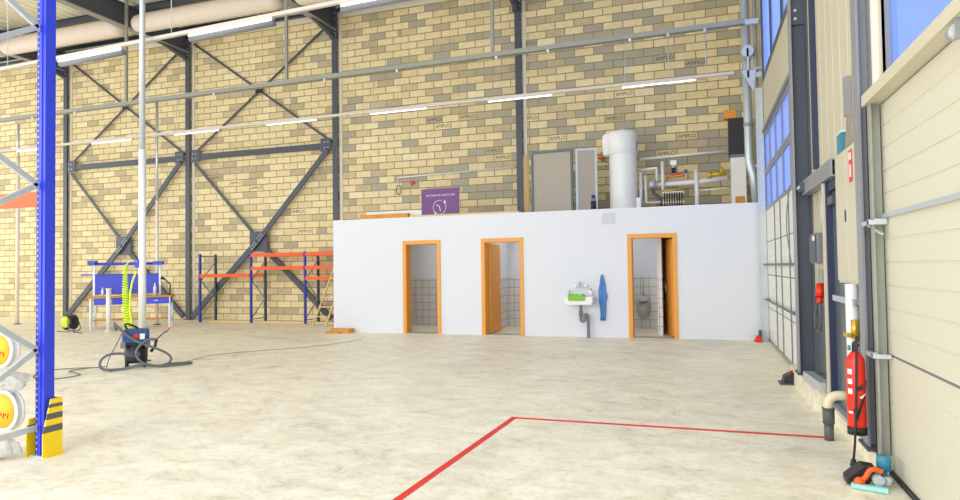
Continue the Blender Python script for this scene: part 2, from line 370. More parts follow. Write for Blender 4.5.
# columns with sealant strip, rafters
CX = [-20.88, -15.55, -10.12, -4.5]
names = ['leftmost in view, behind the blue rack upright', 'second from the left, between the two cross braced bays', 'third from the left, at the left end of the white block', 'rising behind the grey partition panels on the white block']
rn = ['roof rafter above the leftmost wall column', 'roof rafter above the column between the two braced bays', 'roof rafter above the column at the left end of the white block', 'roof rafter above the column behind the grey partition panels']
for i, X in enumerate(CX):
    t = thing('steel_column', 'dark grey steel wall column, '+names[i], 'column', (X, YB-.07, 0), 'steel columns along the block wall')
    z0 = 0 if i < 2 else (0 if X < -8.6 else 2.78)
    part('front_flange', MB().box(X-.085, X+.085, YB-.13, YB-.115, z0, 9.1), 'steel', t)
    part('web', MB().box(X-.008, X+.008, YB-.115, YB-.01, z0, 9.1), 'steel', t)
    part('base_plate', MB().box(X-.13, X+.13, YB-.17, YB-.002, z0, z0+.02), 'steel', t)
    part('sealant_strip', MB().box(X+.09, X+.185, YB-.03, YB-.001, z0+.02, 9.0), 'strip', t, 'pale sealant strip beside the flange')
    r = thing('roof_rafter', 'deep dark steel '+rn[i], 'roof beam', (X, 9.4, 8.55), 'deep rafters carrying the roof')
    part('bottom_flange', MB().box(X-.12, X+.12, 2.2, YB-.2, 8.58, 8.61), ['steel_lit'], r, 'lighter grey lower flange')
    part('web', MB().box(X-.012, X+.012, 2.2, YB-.2, 8.61, 9.22), 'steel', r)
    part('top_flange', MB().box(X-.12, X+.12, 2.2, YB-.2, 9.215, 9.245), 'steel', r)
    h = MB().prism([(YB-.2, 8.36), (YB-.2, 8.58), (YB-1.3, 8.58)], 'x', X-.05, X+.05); part('haunch', h, 'steel', r)
    e = MB().box(X-.12, X+.12, YB-.2, YB-.14, 8.36, 9.15); part('end_plate', e, 'steel', r)
    for zz in (8.5, 8.7, 8.9, 9.1): part('bolt', MB().cyl((X+.08, YB-.22, zz), (X+.08, YB-.2, zz), .016, 6), 'galv', r)

# bracing
def gusset(mb, x, z, w, h): mb.box(x-w/2, x+w/2, YB-.1, YB-.085, z-h/2, z+h/2)
for (a, b_, nm) in ((-20.88, -15.55, 'left'), (-15.55, -10.12, 'right')):
    xl, xr = a+.19, b_-.12; xm = (xl+xr)/2
    up_ = thing('cross_brace', f'thin dark steel rod cross brace high in the {nm} braced bay', 'brace', (xm, YB-.08, 5.25), 'steel bracing on the block wall')
    for k, (p, q) in enumerate((((xl, YB-.05, 8.9), (xr, YB-.05, 5.3)), ((xl, YB-.08, 5.3), (xr, YB-.08, 8.9)))): part('brace_rod', MB().bar(p, q, .06, .025, (0, 1, 0)), 'steel', up_)
    part('centre_plate', MB().box(xm-.13, xm+.13, YB-.115, YB-.1, 7.02, 7.18), 'black', up_)
    st = thing('wall_strut', f'horizontal dark steel strut across the {nm} braced bay at mid height', 'beam', (xm, YB-.1, 5.2), 'steel bracing on the block wall')
    part('tube', MB().box(xl+.25, xr-.25, YB-.16, YB-.03, 5.12, 5.28), 'steel', st)
    part('end_plate', MB().box(xl, xl+.34, YB-.175, YB-.16, 5.02, 5.42), 'steel', st); part('end_plate', MB().box(xr-.34, xr, YB-.175, YB-.16, 5.02, 5.42), 'steel', st)
    for sx in (xl+.08, xl+.2, xr-.2, xr-.08):
        for zz in (5.14, 5.3): part('bolt', MB().cyl((sx, YB-.195, zz), (sx, YB-.175, zz), .02, 6), 'galv', st)
    lo = thing('cross_brace', f'heavy dark steel cross brace with square centre plate low in the {nm} braced bay', 'brace', (xm, YB-.1, 0), 'steel bracing on the block wall')
    part('centre_plate', MB().box(xm-.32, xm+.32, YB-.17, YB-.15, 2.13, 2.74), 'steel', lo, 'square grey gusset plate')
    part('diagonal', MB().bar((xr-.08, YB-.205, 5.06), (xm, YB-.205, 2.43), .15, .05, (0, 1, 0)), 'steel', lo)
    part('diagonal', MB().bar((xm, YB-.205, 2.43), (xl+.06, YB-.205, .1), .17, .07, (0, 1, 0)), 'steel', lo)
    part('diagonal', MB().bar((xl+.1, YB-.12, 5.0), (xm-.25, YB-.12, 2.72), .08, .04, (0, 1, 0)), 'steel', lo)
    part('diagonal', MB().bar((xm+.15, YB-.12, 2.26), (xr-.06, YB-.12, .1), .15, .07, (0, 1, 0)), 'steel', lo)
    bo = Vector((xr-xm-.08, 0, 5.06-2.43)).normalized()
    for k in (-3, -2, -1, 1, 2, 3):
        c = Vector((xm, YB-.265, 2.43))+bo*k*.09
        for s_ in (-1, 1):
            q = c+Vector((-bo.z, 0, bo.x))*.04*s_; part('bolt', MB().cyl(q, q+Vector((0, .03, 0)), .018, 6), 'galv', lo)
# beige wrapped ducts between the rafters
for i, (x0, x1, nm) in enumerate(((-26.5, -21.1, 'left of the leftmost rafter'), (-20.7, -15.75, 'in the first roof bay, behind the blue rack upright'), (-15.35, -10.3, 'in the second roof bay'), (-9.9, -4.7, 'in the third roof bay'))):
    y, z, r = 14.3, 8.68, .25; pr = []
    P = []; R = []
    for k in range(6): t = k/5*PI/2; P.append((x0+r*(1-math.cos(PI/2-t))*0+r*(1-math.cos(t))*0+r*math.sin(t), y, z)); R.append(max(.01, r*math.sin(t)**.6 if t else .01))
    P = [(x0+r*(1-math.cos(t)), y, z) for t in [k/6*PI/2 for k in range(7)]]; R = [max(.01, r*math.sin(t)) for t in [k/6*PI/2 for k in range(7)]]
    P2 = [(x1-(p[0]-x0), y, z) for p in reversed(P)]
    duct = MB().tube(P+P2, R+list(reversed(R)), 24)
    single('air_duct', duct, 'duct', 'beige wrapped air duct '+nm, 'duct', 'beige ducts under the roof')

# ------------------------------------------------------------------ white block with three doors
wt = .25
door_x = [(-6.62, -5.78), (-4.66, -3.79), (-1.4, -.52)]     # clear openings incl. frame
zt = 2.12
f = MB(); xs = [-8.57]+[v for d_ in door_x for v in d_]+[XR-.02]
for i in range(0, len(xs), 2): f.box(xs[i], xs[i+1], YF, YF+wt, 0, 2.68)
for (a, b_) in door_x: f.box(a, b_, YF, YF+wt, zt, 2.68)
struct('wall_front', f, 'plaster')
struct('wall_side', MB().box(-8.57, -8.35, YF+wt, YB-.26, 0, 2.68), 'plaster')
struct('trim_4', MB().box(-8.57, XR-.02, YF+.001, YB-.26, 2.68, 2.74), 'plaster')
# inner rooms: tiled rear wall and partitions
inr = MB(); inr.box(-8.3, XR-.03, 16.2, 16.35, 0, 1.26, 1).box(-8.3, XR-.03, 16.21, 16.35, 1.26, 2.67, 0)
inr.box(-8.3, XR-.03, 16.195, 16.2, 1.25, 1.27, 0)
struct('wall_inner', inr, ['plaster', 'tile'])
for i, X in enumerate((-5.2, -4.86, -3.0, -.9)):
    pw = MB(); w = .1; y0 = YF+wt+.02 if X != -.9 else YF+wt+.3
    pw.box(X, X+w, y0, 16.19, 0, 1.26, 1).box(X, X+w, y0, 16.19, 1.26, 2.67, 0)
    struct('wall_partition_%d' % (i+1), pw, ['plaster', 'tile'])
for i, (a, b_) in enumerate(door_x):
    t = thing('door_%d' % (i+1), None, None, (a, YF, 0), kind='structure')
    cw = .085; c = MB()
    part('casing', MB().box(a-.06, a+.025, YF-.02, YF-.001, 0, zt+.06).box(b_-.025, b_+.06, YF-.02, YF-.001, 0, zt+.06).box(a+.025, b_-.025, YF-.02, YF-.001, zt-.025, zt+.06), 'wood', t)
    part('jamb', MB().box(a+.001, a+.03, YF-.001, YF+wt, 0, zt-.03).box(b_-.03, b_-.001, YF-.001, YF+wt, 0, zt-.03).box(a+.001, b_-.001, YF-.001, YF+wt, zt-.03, zt-.001), 'wood', t)
    part('threshold', MB().box(a+.03, b_-.03, YF+.02, YF+wt, 0, .012), 'galv_dull', t)
def leaf(t, x0, x1, y0, y1):
    l = part('door_leaf', MB().box(x0, x1, y0, y1, .02, 2.07), 'wood', t)
    hy = y1-.06
    for s_, xx in ((-1, x0), (1, x1)):
        part('door_handle', MB().box(xx+s_*.001, xx+s_*.012, hy-.02, hy+.02, .93, 1.1).tube([(xx+s_*.01, hy, 1.03), (xx+s_*.05, hy, 1.03), (xx+s_*.055, hy-.12, 1.03)], .009, 8), 'galv', l)
for i_, lx in enumerate((-6.4, -3.9, -1.8)): area('restroom_fill', (lx, 15.3, 2.6), (0, 0, 0), .3, .3, 9, (1, .97, .93))  # unseen fill lamps added to brighten the rooms behind the doorways
D = {o.name: o for o in bpy.data.objects}
leaf(D['door_2'], -4.63, -4.59, YF+wt+.01, YF+wt+.8)
leaf(D['door_3'], -.6, -.56, YF+wt+.01, YF+wt+.8)
for ch in D['door_3'].children:
    if ch.name.startswith('door_leaf'):
        hx, hy_ = -.56-D['door_3'].location.x, YF+wt+.01-YF
        Rz = Matrix.Rotation(math.radians(11), 4, 'Z'); T = Matrix.Translation((hx, hy_, 0)); ch.matrix_local = T @ Rz @ T.inverted()
leaf(D['door_1'], -5.82, -5.78, YF+wt+.01, YF+wt+.8)
single('ventilation_grille', MB().box(-1.98, -1.7, YF-.012, YF-.001, 2.41, 2.65).box(-1.96, -1.72, YF-.018, YF-.012, 2.42, 2.44).box(-1.96, -1.72, YF-.018, YF-.012, 2.47, 2.49).box(-1.96, -1.72, YF-.018, YF-.012, 2.52, 2.54).box(-1.96, -1.72, YF-.018, YF-.012, 2.57, 2.59).box(-1.96, -1.72, YF-.018, YF-.012, 2.62, 2.64),
       'vent', 'pale square ventilation grille high on the white wall', 'vent')
# urinal
t = thing('urinal', 'grey ceramic urinal on the tiled wall behind the rightmost doorway', 'urinal', (-1.34, 16.2, .27))
u = MB(); rows = []
for (z, w, dpt) in ((.38, .06, .1), (.42, .12, .2), (.5, .15, .27), (.62, .165, .3), (.72, .165, .27), (.76, .165, .2), (.84, .16, .1), (.92, .15, .06)):
    rows.append([(-1.34+w*math.cos(PI+PI*k/12), 16.199-dpt*math.sin(PI*k/12)*1.0-.0, z-.13) for k in range(13)])
vs = [p for r in rows for p in r]; u.add(vs, [(i*13+k, i*13+k+1, (i+1)*13+k+1, (i+1)*13+k) for i in range(len(rows)-1) for k in range(12)]+[tuple(range(13)), tuple(7*13+k for k in reversed(range(13)))], 0, True)
part('bowl', u, 'urinal', t)
part('bowl_opening', MB().lathe((-1.34, 16.0, .64), [(.001, .0), (.1, .02), (.115, .03), (.12, .02)], 20), 'grey', t)
part('flush_pipe', MB().cyl((-1.34, 16.14, .79), (-1.34, 16.14, 1.24), .014, 8).cyl((-1.34, 16.199, 1.15), (-1.34, 16.1, 1.15), .03, 10), 'galv', t)

# ------------------------------------------------------------------ right wall
rw = MB()
# upper cream sandwich panel with ribs between the columns, and lintel panel above the far gate
def ribbed(mb, y0, y1, z0, z1, mi=0):
    n_ = max(1, int((y1-y0)/.3)); st = (y1-y0)/n_; pts = []
    for i in range(n_):
        a = y0+i*st; pts += [(XR, a), (XR, a+st-.03), (XR+.004, a+st-.02), (XR+.004, a+st-.01)]
    pts += [(XR, y1), (XR+.12, y1), (XR+.12, y0)]
    mb.prism(pts, 'z', z0, z1, mi)
ribbed(rw, 5.66, 8.0, 2.32, 9.4)
ribbed(rw, 8.12, 9.25, 0, 9.4)
rw.box(XR, XR+.12, 7.2, 8.0, 0, 2.32)
rw.box(XR, XR+.12, 9.25, 14.05, 4.1, 5.1)
rw.box(XR, XR+.12, 9.25, 14.05, 8.4, 9.4)
ribbed(rw, 14.05, YB, 0, 9.4)
rw.box(XR+.01, XR+.12, 5.3, 5.66, 2.85, 9.4).box(XR+.01, XR+.12, 5.35, 5.72, 0, 2.85)
rw.box(XR, XR+.12, .6, 5.6, 6.5, 9.4)
ribbed(rw, -4, .6, 0, 9.4)
struct('wall_right', rw, 'cream')
struct('trim_5', MB().box(XR+.03, XR+.12, 8.0, 8.12, 0, 9.4), 'navy')
struct('trim_6', MB().box(XR-.045, XR-.001, 7.85, 7.99, 2.55, 9.3), 'navy')
struct('trim_10', MB().box(1.22, XR-.001, 7.26, 8.34, .215, 1.2), 'glassdark')
# concrete plinth
struct('trim_7', MB().box(1.06, XR+.1, 7.35, 9.2, 0, .21), 'floor')
struct('trim_8', MB().box(1.16, XR+.1, 5.3, 7.15, 0, .12), 'floor')

def sectional(name, y0, y1, z0, z1, x, rows_joint, rib, skin='doorcream'):
    """profile in x-z: shallow V grooves every rib, deeper dark joints between sections"""
    t = thing(name, None, None, (x, (y0+y1)/2, 0), kind='structure')
    z = z0; sec = 0
    for (a, b_, kind) in rows_joint:
        pts = []
        if kind == 'solid':
            zz = a; pts = [(x, a+.009)]
            nr = max(1, round((b_-a)/rib)); st = (b_-a)/nr
            for i in range(1, nr): g = a+i*st; pts += [(x, g-.01), (x+.006, g-.002), (x+.006, g+.003), (x, g+.006)]
            pts += [(x, b_-.009), (x+.04, b_-.009), (x+.04, a+.009)]
            mb = MB().prism([(p[0], p[1]) for p in pts], 'y', y0, y1) if False else MB()
            n_ = len(pts); v = [(p[0], yy, p[1]) for yy in (y0, y1) for p in pts]
            mb.add(v, [tuple(range(n_)), tuple(range(2*n_-1, n_-1, -1))]+[(i, i+n_, (i+1) % n_+n_, (i+1) % n_) for i in range(n_)])
            part('door_section', mb, skin, t)
            part('section_joint', MB().box(x+.004, x+.035, y0, y1, b_-.009, b_+.009), 'joint', t)
        else:
            nn = 5; w = (y1-y0)/nn
            fr = MB().box(x, x+.04, y0, y1, a, a+.06).box(x, x+.04, y0, y1, b_-.06, b_)
            for i in range(nn+1): fr.box(x, x+.04, max(y0, y0+i*w-.03), min(y1, y0+i*w+.03), a+.06, b_-.06)
            part('glazed_frame', fr, 'steel_lit', t)
            for i in range(nn): part('pane', MB().box(x+.015, x+.025, y0+i*w+.03, y0+(i+1)*w-.03, a+.06, b_-.06), 'glaze', t)
    return t
far = sectional('door_4', 9.22, 13.94, .02, 3.7, XR-.005, [(.02, .66, 'solid'), (.66, 1.3, 'solid'), (1.3, 1.94, 'solid'), (1.94, 2.56, 'solid'), (2.56, 3.32, 'glazed'), (3.32, 4.08, 'glazed')], .16, 'doorwhite')
near = sectional('door_5', .9, 5.3, .02, 2.72, XR, [(.02, .85, 'solid'), (.85, 1.83, 'solid'), (1.83, 2.64, 'solid')], .163)
part('bottom_seal', MB().box(XR-.02, XR+.03, .9, 5.3, 0, .035), 'rubber', near)
part('bottom_seal', MB().box(XR-.03, XR+.02, 9.22, 13.94, 0, .05), 'galv_dull', far)
# horizontal reinforcing rail on the near gate and bars on the far gate
part('reinforcing_rail', MB().box(XR-.03, XR-.001, .9, 5.26, 1.815, 1.845), 'galv', near)
for z in (.82, 1.5): part('cross_bar', MB().tube([(XR-.06, 9.25, z), (XR-.06, 13.94, z)], .018, 8).box(XR-.075, XR-.006, 9.95, 10.0, z-.02, z+.02).box(XR-.075, XR-.006, 13.5, 13.55, z-.02, z+.02), 'grey', far)
for y in (10.45, 11.5, 12.35): part('stiffener', MB().box(XR-.02, XR-.006, y-.02, y+.02, .06, 2.54), 'grey', far)
part('pull_cord', MB().tube(smooth([(XR-.05, 9.9, 2.6), (XR-.1, 10.1, 2.1), (XR-.05, 10.0, 1.52)]), .008, 6), 'grey', far)
part('track', MB().box(1.12, XR-.02, 13.84, 13.87, 0, 5.0).box(1.1, 1.12, 13.82, 13.87, 0, 5.0), 'galv', far, 'galvanised guide track')
part('track', MB().box(1.19, XR-.01, 9.12, 9.16, 0, 6.0).box(1.18, 1.19, 9.12, 9.2, 0, 6.0), 'galv', far, 'galvanised guide track')
part('lintel_rail', MB().box(XR-.05, XR-.001, 9.25, 13.94, 4.1, 4.15), 'steel_lit', far)
part('track', MB().box(1.16, XR-.01, 5.3, 5.33, 0.02, 2.66).box(1.16, 1.175, 5.24, 5.33, .02, 2.66).box(1.175, XR-.01, 5.36, 5.4, .02, 2.66), 'galv_dull', near, 'galvanised guide track')
part('roller_bracket', MB().box(1.13, 1.16, 5.2, 5.42, 1.77, 1.8).box(1.16, XR-.01, 5.19, 5.2, 1.77, 1.81).cyl((1.13, 5.24, 1.79), (1.17, 5.24, 1.79), .02, 12).bar((1.15, 5.4, 1.79), (1.2, 5.15, 1.7), .015, .015), 'galv', near)
part('roller_bracket', MB().box(1.13, 1.16, 5.2, 5.42, .83, .86).box(1.16, XR-.01, 5.19, 5.2, .83, .86).cyl((1.13, 5.24, .85), (1.17, 5.24, .85), .018, 12), 'galv', near)
# lintel sill over the near gate
sl = MB().prism([(1.14, 2.64), (XR+.05, 2.64), (XR+.05, 2.76), (1.18, 2.76), (1.14, 2.72)], 'y', .6, 5.36)
struct('trim_9', sl, 'cream')
bk_ = thing('spring_bracket', 'grey roller bracket fixed under the sill of the near gate', 'bracket', (1.15, 3.55, 2.55))
part('plate', MB().box(1.15, 1.249, 3.55, 3.565, 2.54, 2.639), 'steel_lit', bk_); part('roller', MB().cyl((1.17, 3.565, 2.59), (1.17, 3.64, 2.59), .035, 16), 'galv', bk_)
# window above near gate, window above far gate
w1 = thing('window_1', None, None, (XR, 3, 2.76), kind='structure')
fr = MB().box(XR+.02, XR+.08, .6, 5.42, 2.77, 2.83).box(XR+.02, XR+.08, .6, 5.42, 6.4, 6.5)
for y in (.6, 2.95, 5.3): fr.box(XR+.02, XR+.08, y, y+.07, 2.83, 6.4)
fr.box(XR+.02, XR+.06, 5.18, 5.22, 2.83, 6.4)
part('window_frame', fr, 'steel_lit', w1)
for (a, b_) in ((.67, 2.95), (3.02, 5.3)): part('pane', MB().box(XR+.045, XR+.055, a, b_, 2.83, 6.4), 'glaze_pale', w1)
part('mullion_cover', MB().box(XR-.02, XR+.02, 5.37, 5.43, 2.77, 9.0), 'strip', w1)
w2 = thing('window_2', None, None, (XR, 11.8, 5.1), kind='structure')
fr = MB().box(XR, XR+.06, 9.25, 14.05, 5.1, 5.24).box(XR, XR+.06, 9.25, 14.05, 8.3, 8.4)
for i in range(4): y = 9.25+i*1.58; fr.box(XR, XR+.06, y, y+.06, 5.24, 8.3)
part('window_frame', fr, 'steel', w2)
for i in range(3): y = 9.31+i*1.58; part('pane', MB().box(XR+.03, XR+.04, y, y+1.52, 5.24, 8.3), 'glaze_pale', w2)

# gate columns
def hcol(y, nm, z0=.21, x0=1.06, x1=XR-.005, h=9.2, wm='steel'):
    t = thing('steel_column', nm, 'column', (1.15, y+.12, z0), 'steel columns between the gates')
    part('front_flange', MB().box(x0, x0+.018, y+.04, y+.2, z0, h), 'steel_lit', t, 'lighter inner flange')
    part('web', MB().box(x0+.018, x1-.015, y+.112, y+.128, z0, h), wm, t)
    part('rear_flange', MB().box(x1-.015, x1, y, y+.24, z0, h), wm, t)
    part('base_plate', MB().box(x0-.02, x1, y-.03, y+.27, z0, z0+.02), 'steel', t)
    return t
cA = hcol(8.36, 'dark steel column on a concrete plinth between the far gate and the narrow side door')
part('splice_plate', MB().box(1.078, XR-.02, 8.44, 8.47, 4.35, 4.6), 'steel', cA)
for y, z in ((8.43, 4.42), (8.43, 4.52)): part('bolt', MB().cyl((1.13, y, z), (1.13, y+.02, z), .018, 6), 'galv', cA)
cB = hcol(5.46, 'pale edged steel column beside the near gate, behind the red fire extinguisher', .12, 1.145, XR-.005, wm='steel_lit')  # web and rear flange painted pale to stand in for reflected daylight
# horizontal channel over the side door
hb = thing('door_head_beam', 'grey steel channel spanning over the narrow side door', 'beam', (1.16, 7, 2.36))
part('channel', MB().box(1.14, 1.155, 6.6, 8.36, 2.3, 2.46).box(1.155, XR-.01, 6.6, 8.36, 2.3, 2.312).box(1.155, XR-.01, 6.6, 8.36, 2.448, 2.46), 'steel_lit', hb)
part('bracket', MB().box(1.1, 1.14, 8.16, 8.34, 2.33, 2.43), 'steel', hb)
for y in (8.2, 8.3): part('bolt', MB().cyl((1.08, y, 2.38), (1.1, y, 2.38), .02, 8), 'galv', hb)
# side door
d6 = thing('door_6', None, None, (XR, 6.5, .12), kind='structure')
part('door_frame', MB().box(1.17, XR+.05, 7.06, 7.19, .12, 2.29).box(1.19, XR+.05, 5.73, 5.82, .12, 2.29).box(1.19, XR+.05, 5.82, 7.06, 2.2, 2.29), 'navy', d6, 'dark blue door frame')
part('frame_lip', MB().box(1.155, 1.17, 7.1, 7.2, .12, 2.29), 'cream', d6)
part('door_leaf', MB().box(1.225, 1.245, 5.83, 7.05, .13, 2.2), 'glassdark', d6, 'dark glazed door leaf')
part('push_bar', MB().box(1.15, 1.17, 5.9, 6.75, 1.16, 1.21).box(1.17, 1.224, 5.92, 5.98, 1.165, 1.205).box(1.17, 1.224, 6.66, 6.72, 1.165, 1.205), 'galv', d6)
part('door_closer', MB().box(1.17, 1.224, 6.75, 7.0, 2.06, 2.14), 'steel', d6)
part('threshold', MB().box(1.12, 1.224, 5.83, 7.9, .211, .26) if False else MB().box(1.163, 1.22, 5.83, 7.05, .121, .15), 'galv', d6)
single('steel_ledge', MB().bar((1.1, 8.0, .26), (1.15, 7.25, .26), .1, .1), 'galv', 'grey steel channel lying on the concrete plinth beside the side door', 'channel')

# ------------------------------------------------------------------ things on the right wall
cab = thing('electrical_cabinet', 'tall narrow cream electrical cabinet mounted beside the near gate column', 'cabinet', (1.21, 6.1, 1.33))
part('body', MB().box(1.182, 1.224, 5.74, 6.58, 1.33, 2.47), 'cream', cab)
part('cabinet_door', MB().box(1.17, 1.181, 5.75, 6.12, 1.35, 2.45), 'cream', cab, bevel=.003); part('cabinet_door', MB().box(1.17, 1.181, 6.135, 6.57, 1.35, 2.45), 'cream', cab, bevel=.003)
part('latch', MB().box(1.16, 1.169, 6.15, 6.17, 1.85, 1.95), 'steel', cab)
ls = part('warning_sign', MB().box(1.166, 1.169, 5.86, 5.98, 2.16, 2.42), 'redsign', cab, 'red and white label')
part('pictogram', MB().box(1.163, 1.1655, 5.88, 5.96, 2.34, 2.4), 'stencilwhite', ls); part('pictogram', MB().box(1.163, 1.1655, 5.895, 5.945, 2.2, 2.3), 'stencilwhite', ls)
cx0 = thing('storage_tin', 'small blue box standing on top of the cream cabinet', 'box', (1.2, 6.4, 2.471))
part('body', MB().box(1.18, 1.24, 6.3, 6.5, 2.471, 2.64), 'teal', cx0); part('lid', MB().box(1.176, 1.244, 6.295, 6.505, 2.64, 2.655), 'white', cx0)
single('paper_bag', MB().add([(1.18, 5.93, 2.471), (1.24, 5.93, 2.471), (1.24, 6.18, 2.471), (1.18, 6.18, 2.471), (1.19, 5.97, 2.7), (1.235, 5.95, 2.74), (1.24, 6.16, 2.72), (1.19, 6.14, 2.75)], [(0, 1, 2, 3), (4, 5, 6, 7), (0, 1, 5, 4), (1, 2, 6, 5), (2, 3, 7, 6), (3, 0, 4, 7)]),
       mat('brown_paper', srgb(150, 140, 128), .9, var=.3, scale=30), 'crumpled grey brown bag on top of the cream cabinet', 'bag', bevel=.01)
single('wall_duct_cover', MB().box(1.2, 1.247, 6.2, 6.28, 2.76, 3.1), 'steel_lit', 'grey upright cable cover above the blue box on the cabinet', 'cable cover')
# control box and red plug
cbx = thing('control_box', 'dark grey door control box with yellow side on the cream wall strip', 'control box', (1.15, 7.6, 1.3))
part('body', MB().box(1.13, XR-.001, 7.38, 7.78, 1.5, 1.82), 'grey', cbx, bevel=.01); part('cover', MB().box(1.115, 1.13, 7.4, 7.76, 1.52, 1.8), 'steel', cbx)
part('side_label', MB().box(1.15, 1.22, 7.781, 7.784, 1.55, 1.75), 'yellow', cbx); part('knob', MB().cyl((1.18, 7.78, 1.53), (1.18, 7.86, 1.53), .03, 12), 'red', cbx)
part('label', MB().box(1.111, 1.1145, 7.42, 7.55, 1.74, 1.79), 'white', cbx)
cdt = thing('cable_conduit', 'pair of thin grey conduits running up from the control box', 'conduit', (1.22, 7.5, 1.83))
for y in (7.45, 7.55): part('pipe', MB().cyl((1.215, y, 1.83), (1.215, y, 2.29), .014, 8), 'galv', cdt)
sk = thing('wall_socket', 'light grey socket box below the control box', 'socket', (1.2, 7.4, 1.3))
part('body', MB().box(1.15, XR-.001, 7.34, 7.5, 1.3, 1.44), 'galv_dull', sk, bevel=.008)
pl = thing('power_plug', 'red industrial plug hanging with its grey cable loop below the control box', 'plug', (1.15, 7.35, .8))
part('plug_body', MB().cyl((1.16, 7.42, 1.29), (1.14, 7.38, 1.16), .04, 14).cyl((1.14, 7.38, 1.16), (1.14, 7.37, 1.1), .028, 12), 'red', pl)
part('cable', MB().tube(smooth([(1.14, 7.37, 1.1), (1.14, 7.32, 1.02), (1.14, 7.35, .85), (1.14, 7.55, .78), (1.14, 7.75, .86), (1.16, 7.72, 1.05), (1.18, 7.55, 1.2), (1.2, 7.46, 1.3)]), .012, 8), 'cable', pl)
# white pipe with brass valve below the cabinet
wp = thing('water_pipe', 'white boxed water pipe with brass valve below the cream cabinet', 'pipe', (1.17, 5.95, .5))
part('pipe', MB().cyl((1.165, 6.0, .5), (1.165, 6.0, 1.33), .05, 16), 'white', wp)
part('valve', MB().cyl((1.15, 5.85, .9), (1.15, 5.85, 1.05), .03, 12).cyl((1.15, 5.85, .93), (1.09, 5.82, .93), .02, 10).box(1.07, 1.09, 5.78, 5.87, .92, .95), 'brass', wp, 'brass valve')
# pvc elbow
pv = thing('drain_pipe', 'beige drain pipe elbow rising from the floor into the wall beside the extinguisher', 'pipe', (1.0, 6.2, 0))
part('elbow', MB().tube([(1.158, 6.2, .38), (1.1, 6.2, .38)]+arc((1.08, 6.2, .3), .08, 90, 180, 6)+[(1.0, 6.2, .22)], .04, 18), 'pvc', pv)
part('coupling', MB().cyl((1.0, 6.2, .14), (1.0, 6.2, .27), .046, 18).cyl((1.0, 6.2, .262), (1.0, 6.2, .275), .051, 18), 'couple', pv)
part('stub_pipe', MB().cyl((1.0, 6.2, 0), (1.0, 6.2, .14), .038, 16), 'couple', pv)
# fire extinguisher
ex = thing('fire_extinguisher', 'red fire extinguisher with black hose hanging in front of the near gate column', 'fire extinguisher', (1.045, 5.34, .05))
c = (1.045, 5.34, 0)
part('cylinder', MB().lathe(c, [(.001, .305), (.05, .305), (.058, .315), (.062, .34), (.062, .78), (.058, .81), (.04, .84), (.025, .86), (.001, .865)], 28), 'red', ex)
part('base_ring', MB().lathe(c, [(.056, .265), (.064, .265), (.064, .32), (.056, .32)], 28).lathe(c, [(.001, .275), (.056, .275)], 28), 'black', ex)
X_, Y_ = c[0], c[1]
hd = part('valve_head', MB().cyl((X_, Y_, .86), (X_, Y_, .91), .02, 12).box(X_-.012, X_+.012, Y_-.09, Y_+.04, .905, .92).bar((X_, Y_+.02, .92), (X_, Y_-.1, .955), .018, .01).box(X_-.01, X_+.01, Y_-.01, Y_+.02, .87, .93), 'black', ex)
part('gauge', MB().cyl((X_-.03, Y_, .885), (X_-.045, Y_, .885), .02, 12), 'teal', ex, 'blue pressure cap')
part('hose', MB().tube(smooth([(X_, Y_-.02, .9), (X_, Y_-.07, .99), (X_-.01, Y_-.11, .93), (X_-.012, Y_-.09, .75), (X_-.02, Y_-.085, .5), (X_-.03, Y_-.08, .25), (X_-.045, Y_-.08, .1)]), .0085, 8), 'black', ex)
part('hose_nozzle', MB().cyl((X_-.045, Y_-.08, .1), (X_-.047, Y_-.078, .055), .017, 12, r2=.024), 'black', ex)
part('hose_clip', MB().bar((X_-.02, Y_-.09, .38), (X_+.04, Y_-.055, .55), .01, .012).box(X_-.035, X_-.012, Y_-.1, Y_-.07, .43, .46), 'black', ex)
for k, (z, h) in enumerate(((.7, .05), (.63, .05), (.56, .05), (.42, .02))):
    lb = MB(); r = .0632; A = [math.radians(205+a0*8) for a0 in range(5)]
    lb.add([(c[0]+r*math.cos(t_), c[1]+r*math.sin(t_), zz) for t_ in A for zz in (z, z+h*.75)], [(2*i, 2*i+2, 2*i+3, 2*i+1) for i in range(4)])
    part('instruction_label', lb, 'stencilwhite', ex)
t0 = math.radians(292); px0, py0 = c[0]+.0655*math.cos(t0), c[1]+.0655*math.sin(t0)
part('flame_mark', MB().prism([(px0-.03, .58), (px0+.02, .6), (px0-.0, .62), (px0+.02, .64), (px0-.03, .61)], 'y', py0-.002, py0), 'black', ex)
part('chevron_mark', MB().prism([(px0-.02, .54), (px0, .53), (px0+.025, .57), (px0, .55)], 'y', py0-.002, py0), 'stencilwhite', ex)
part('wall_bracket', MB().box(1.02, 1.13, 5.42, 5.45, .6, .64).box(1.03, 1.06, 5.403, 5.42, .5, .7), 'steel', ex)

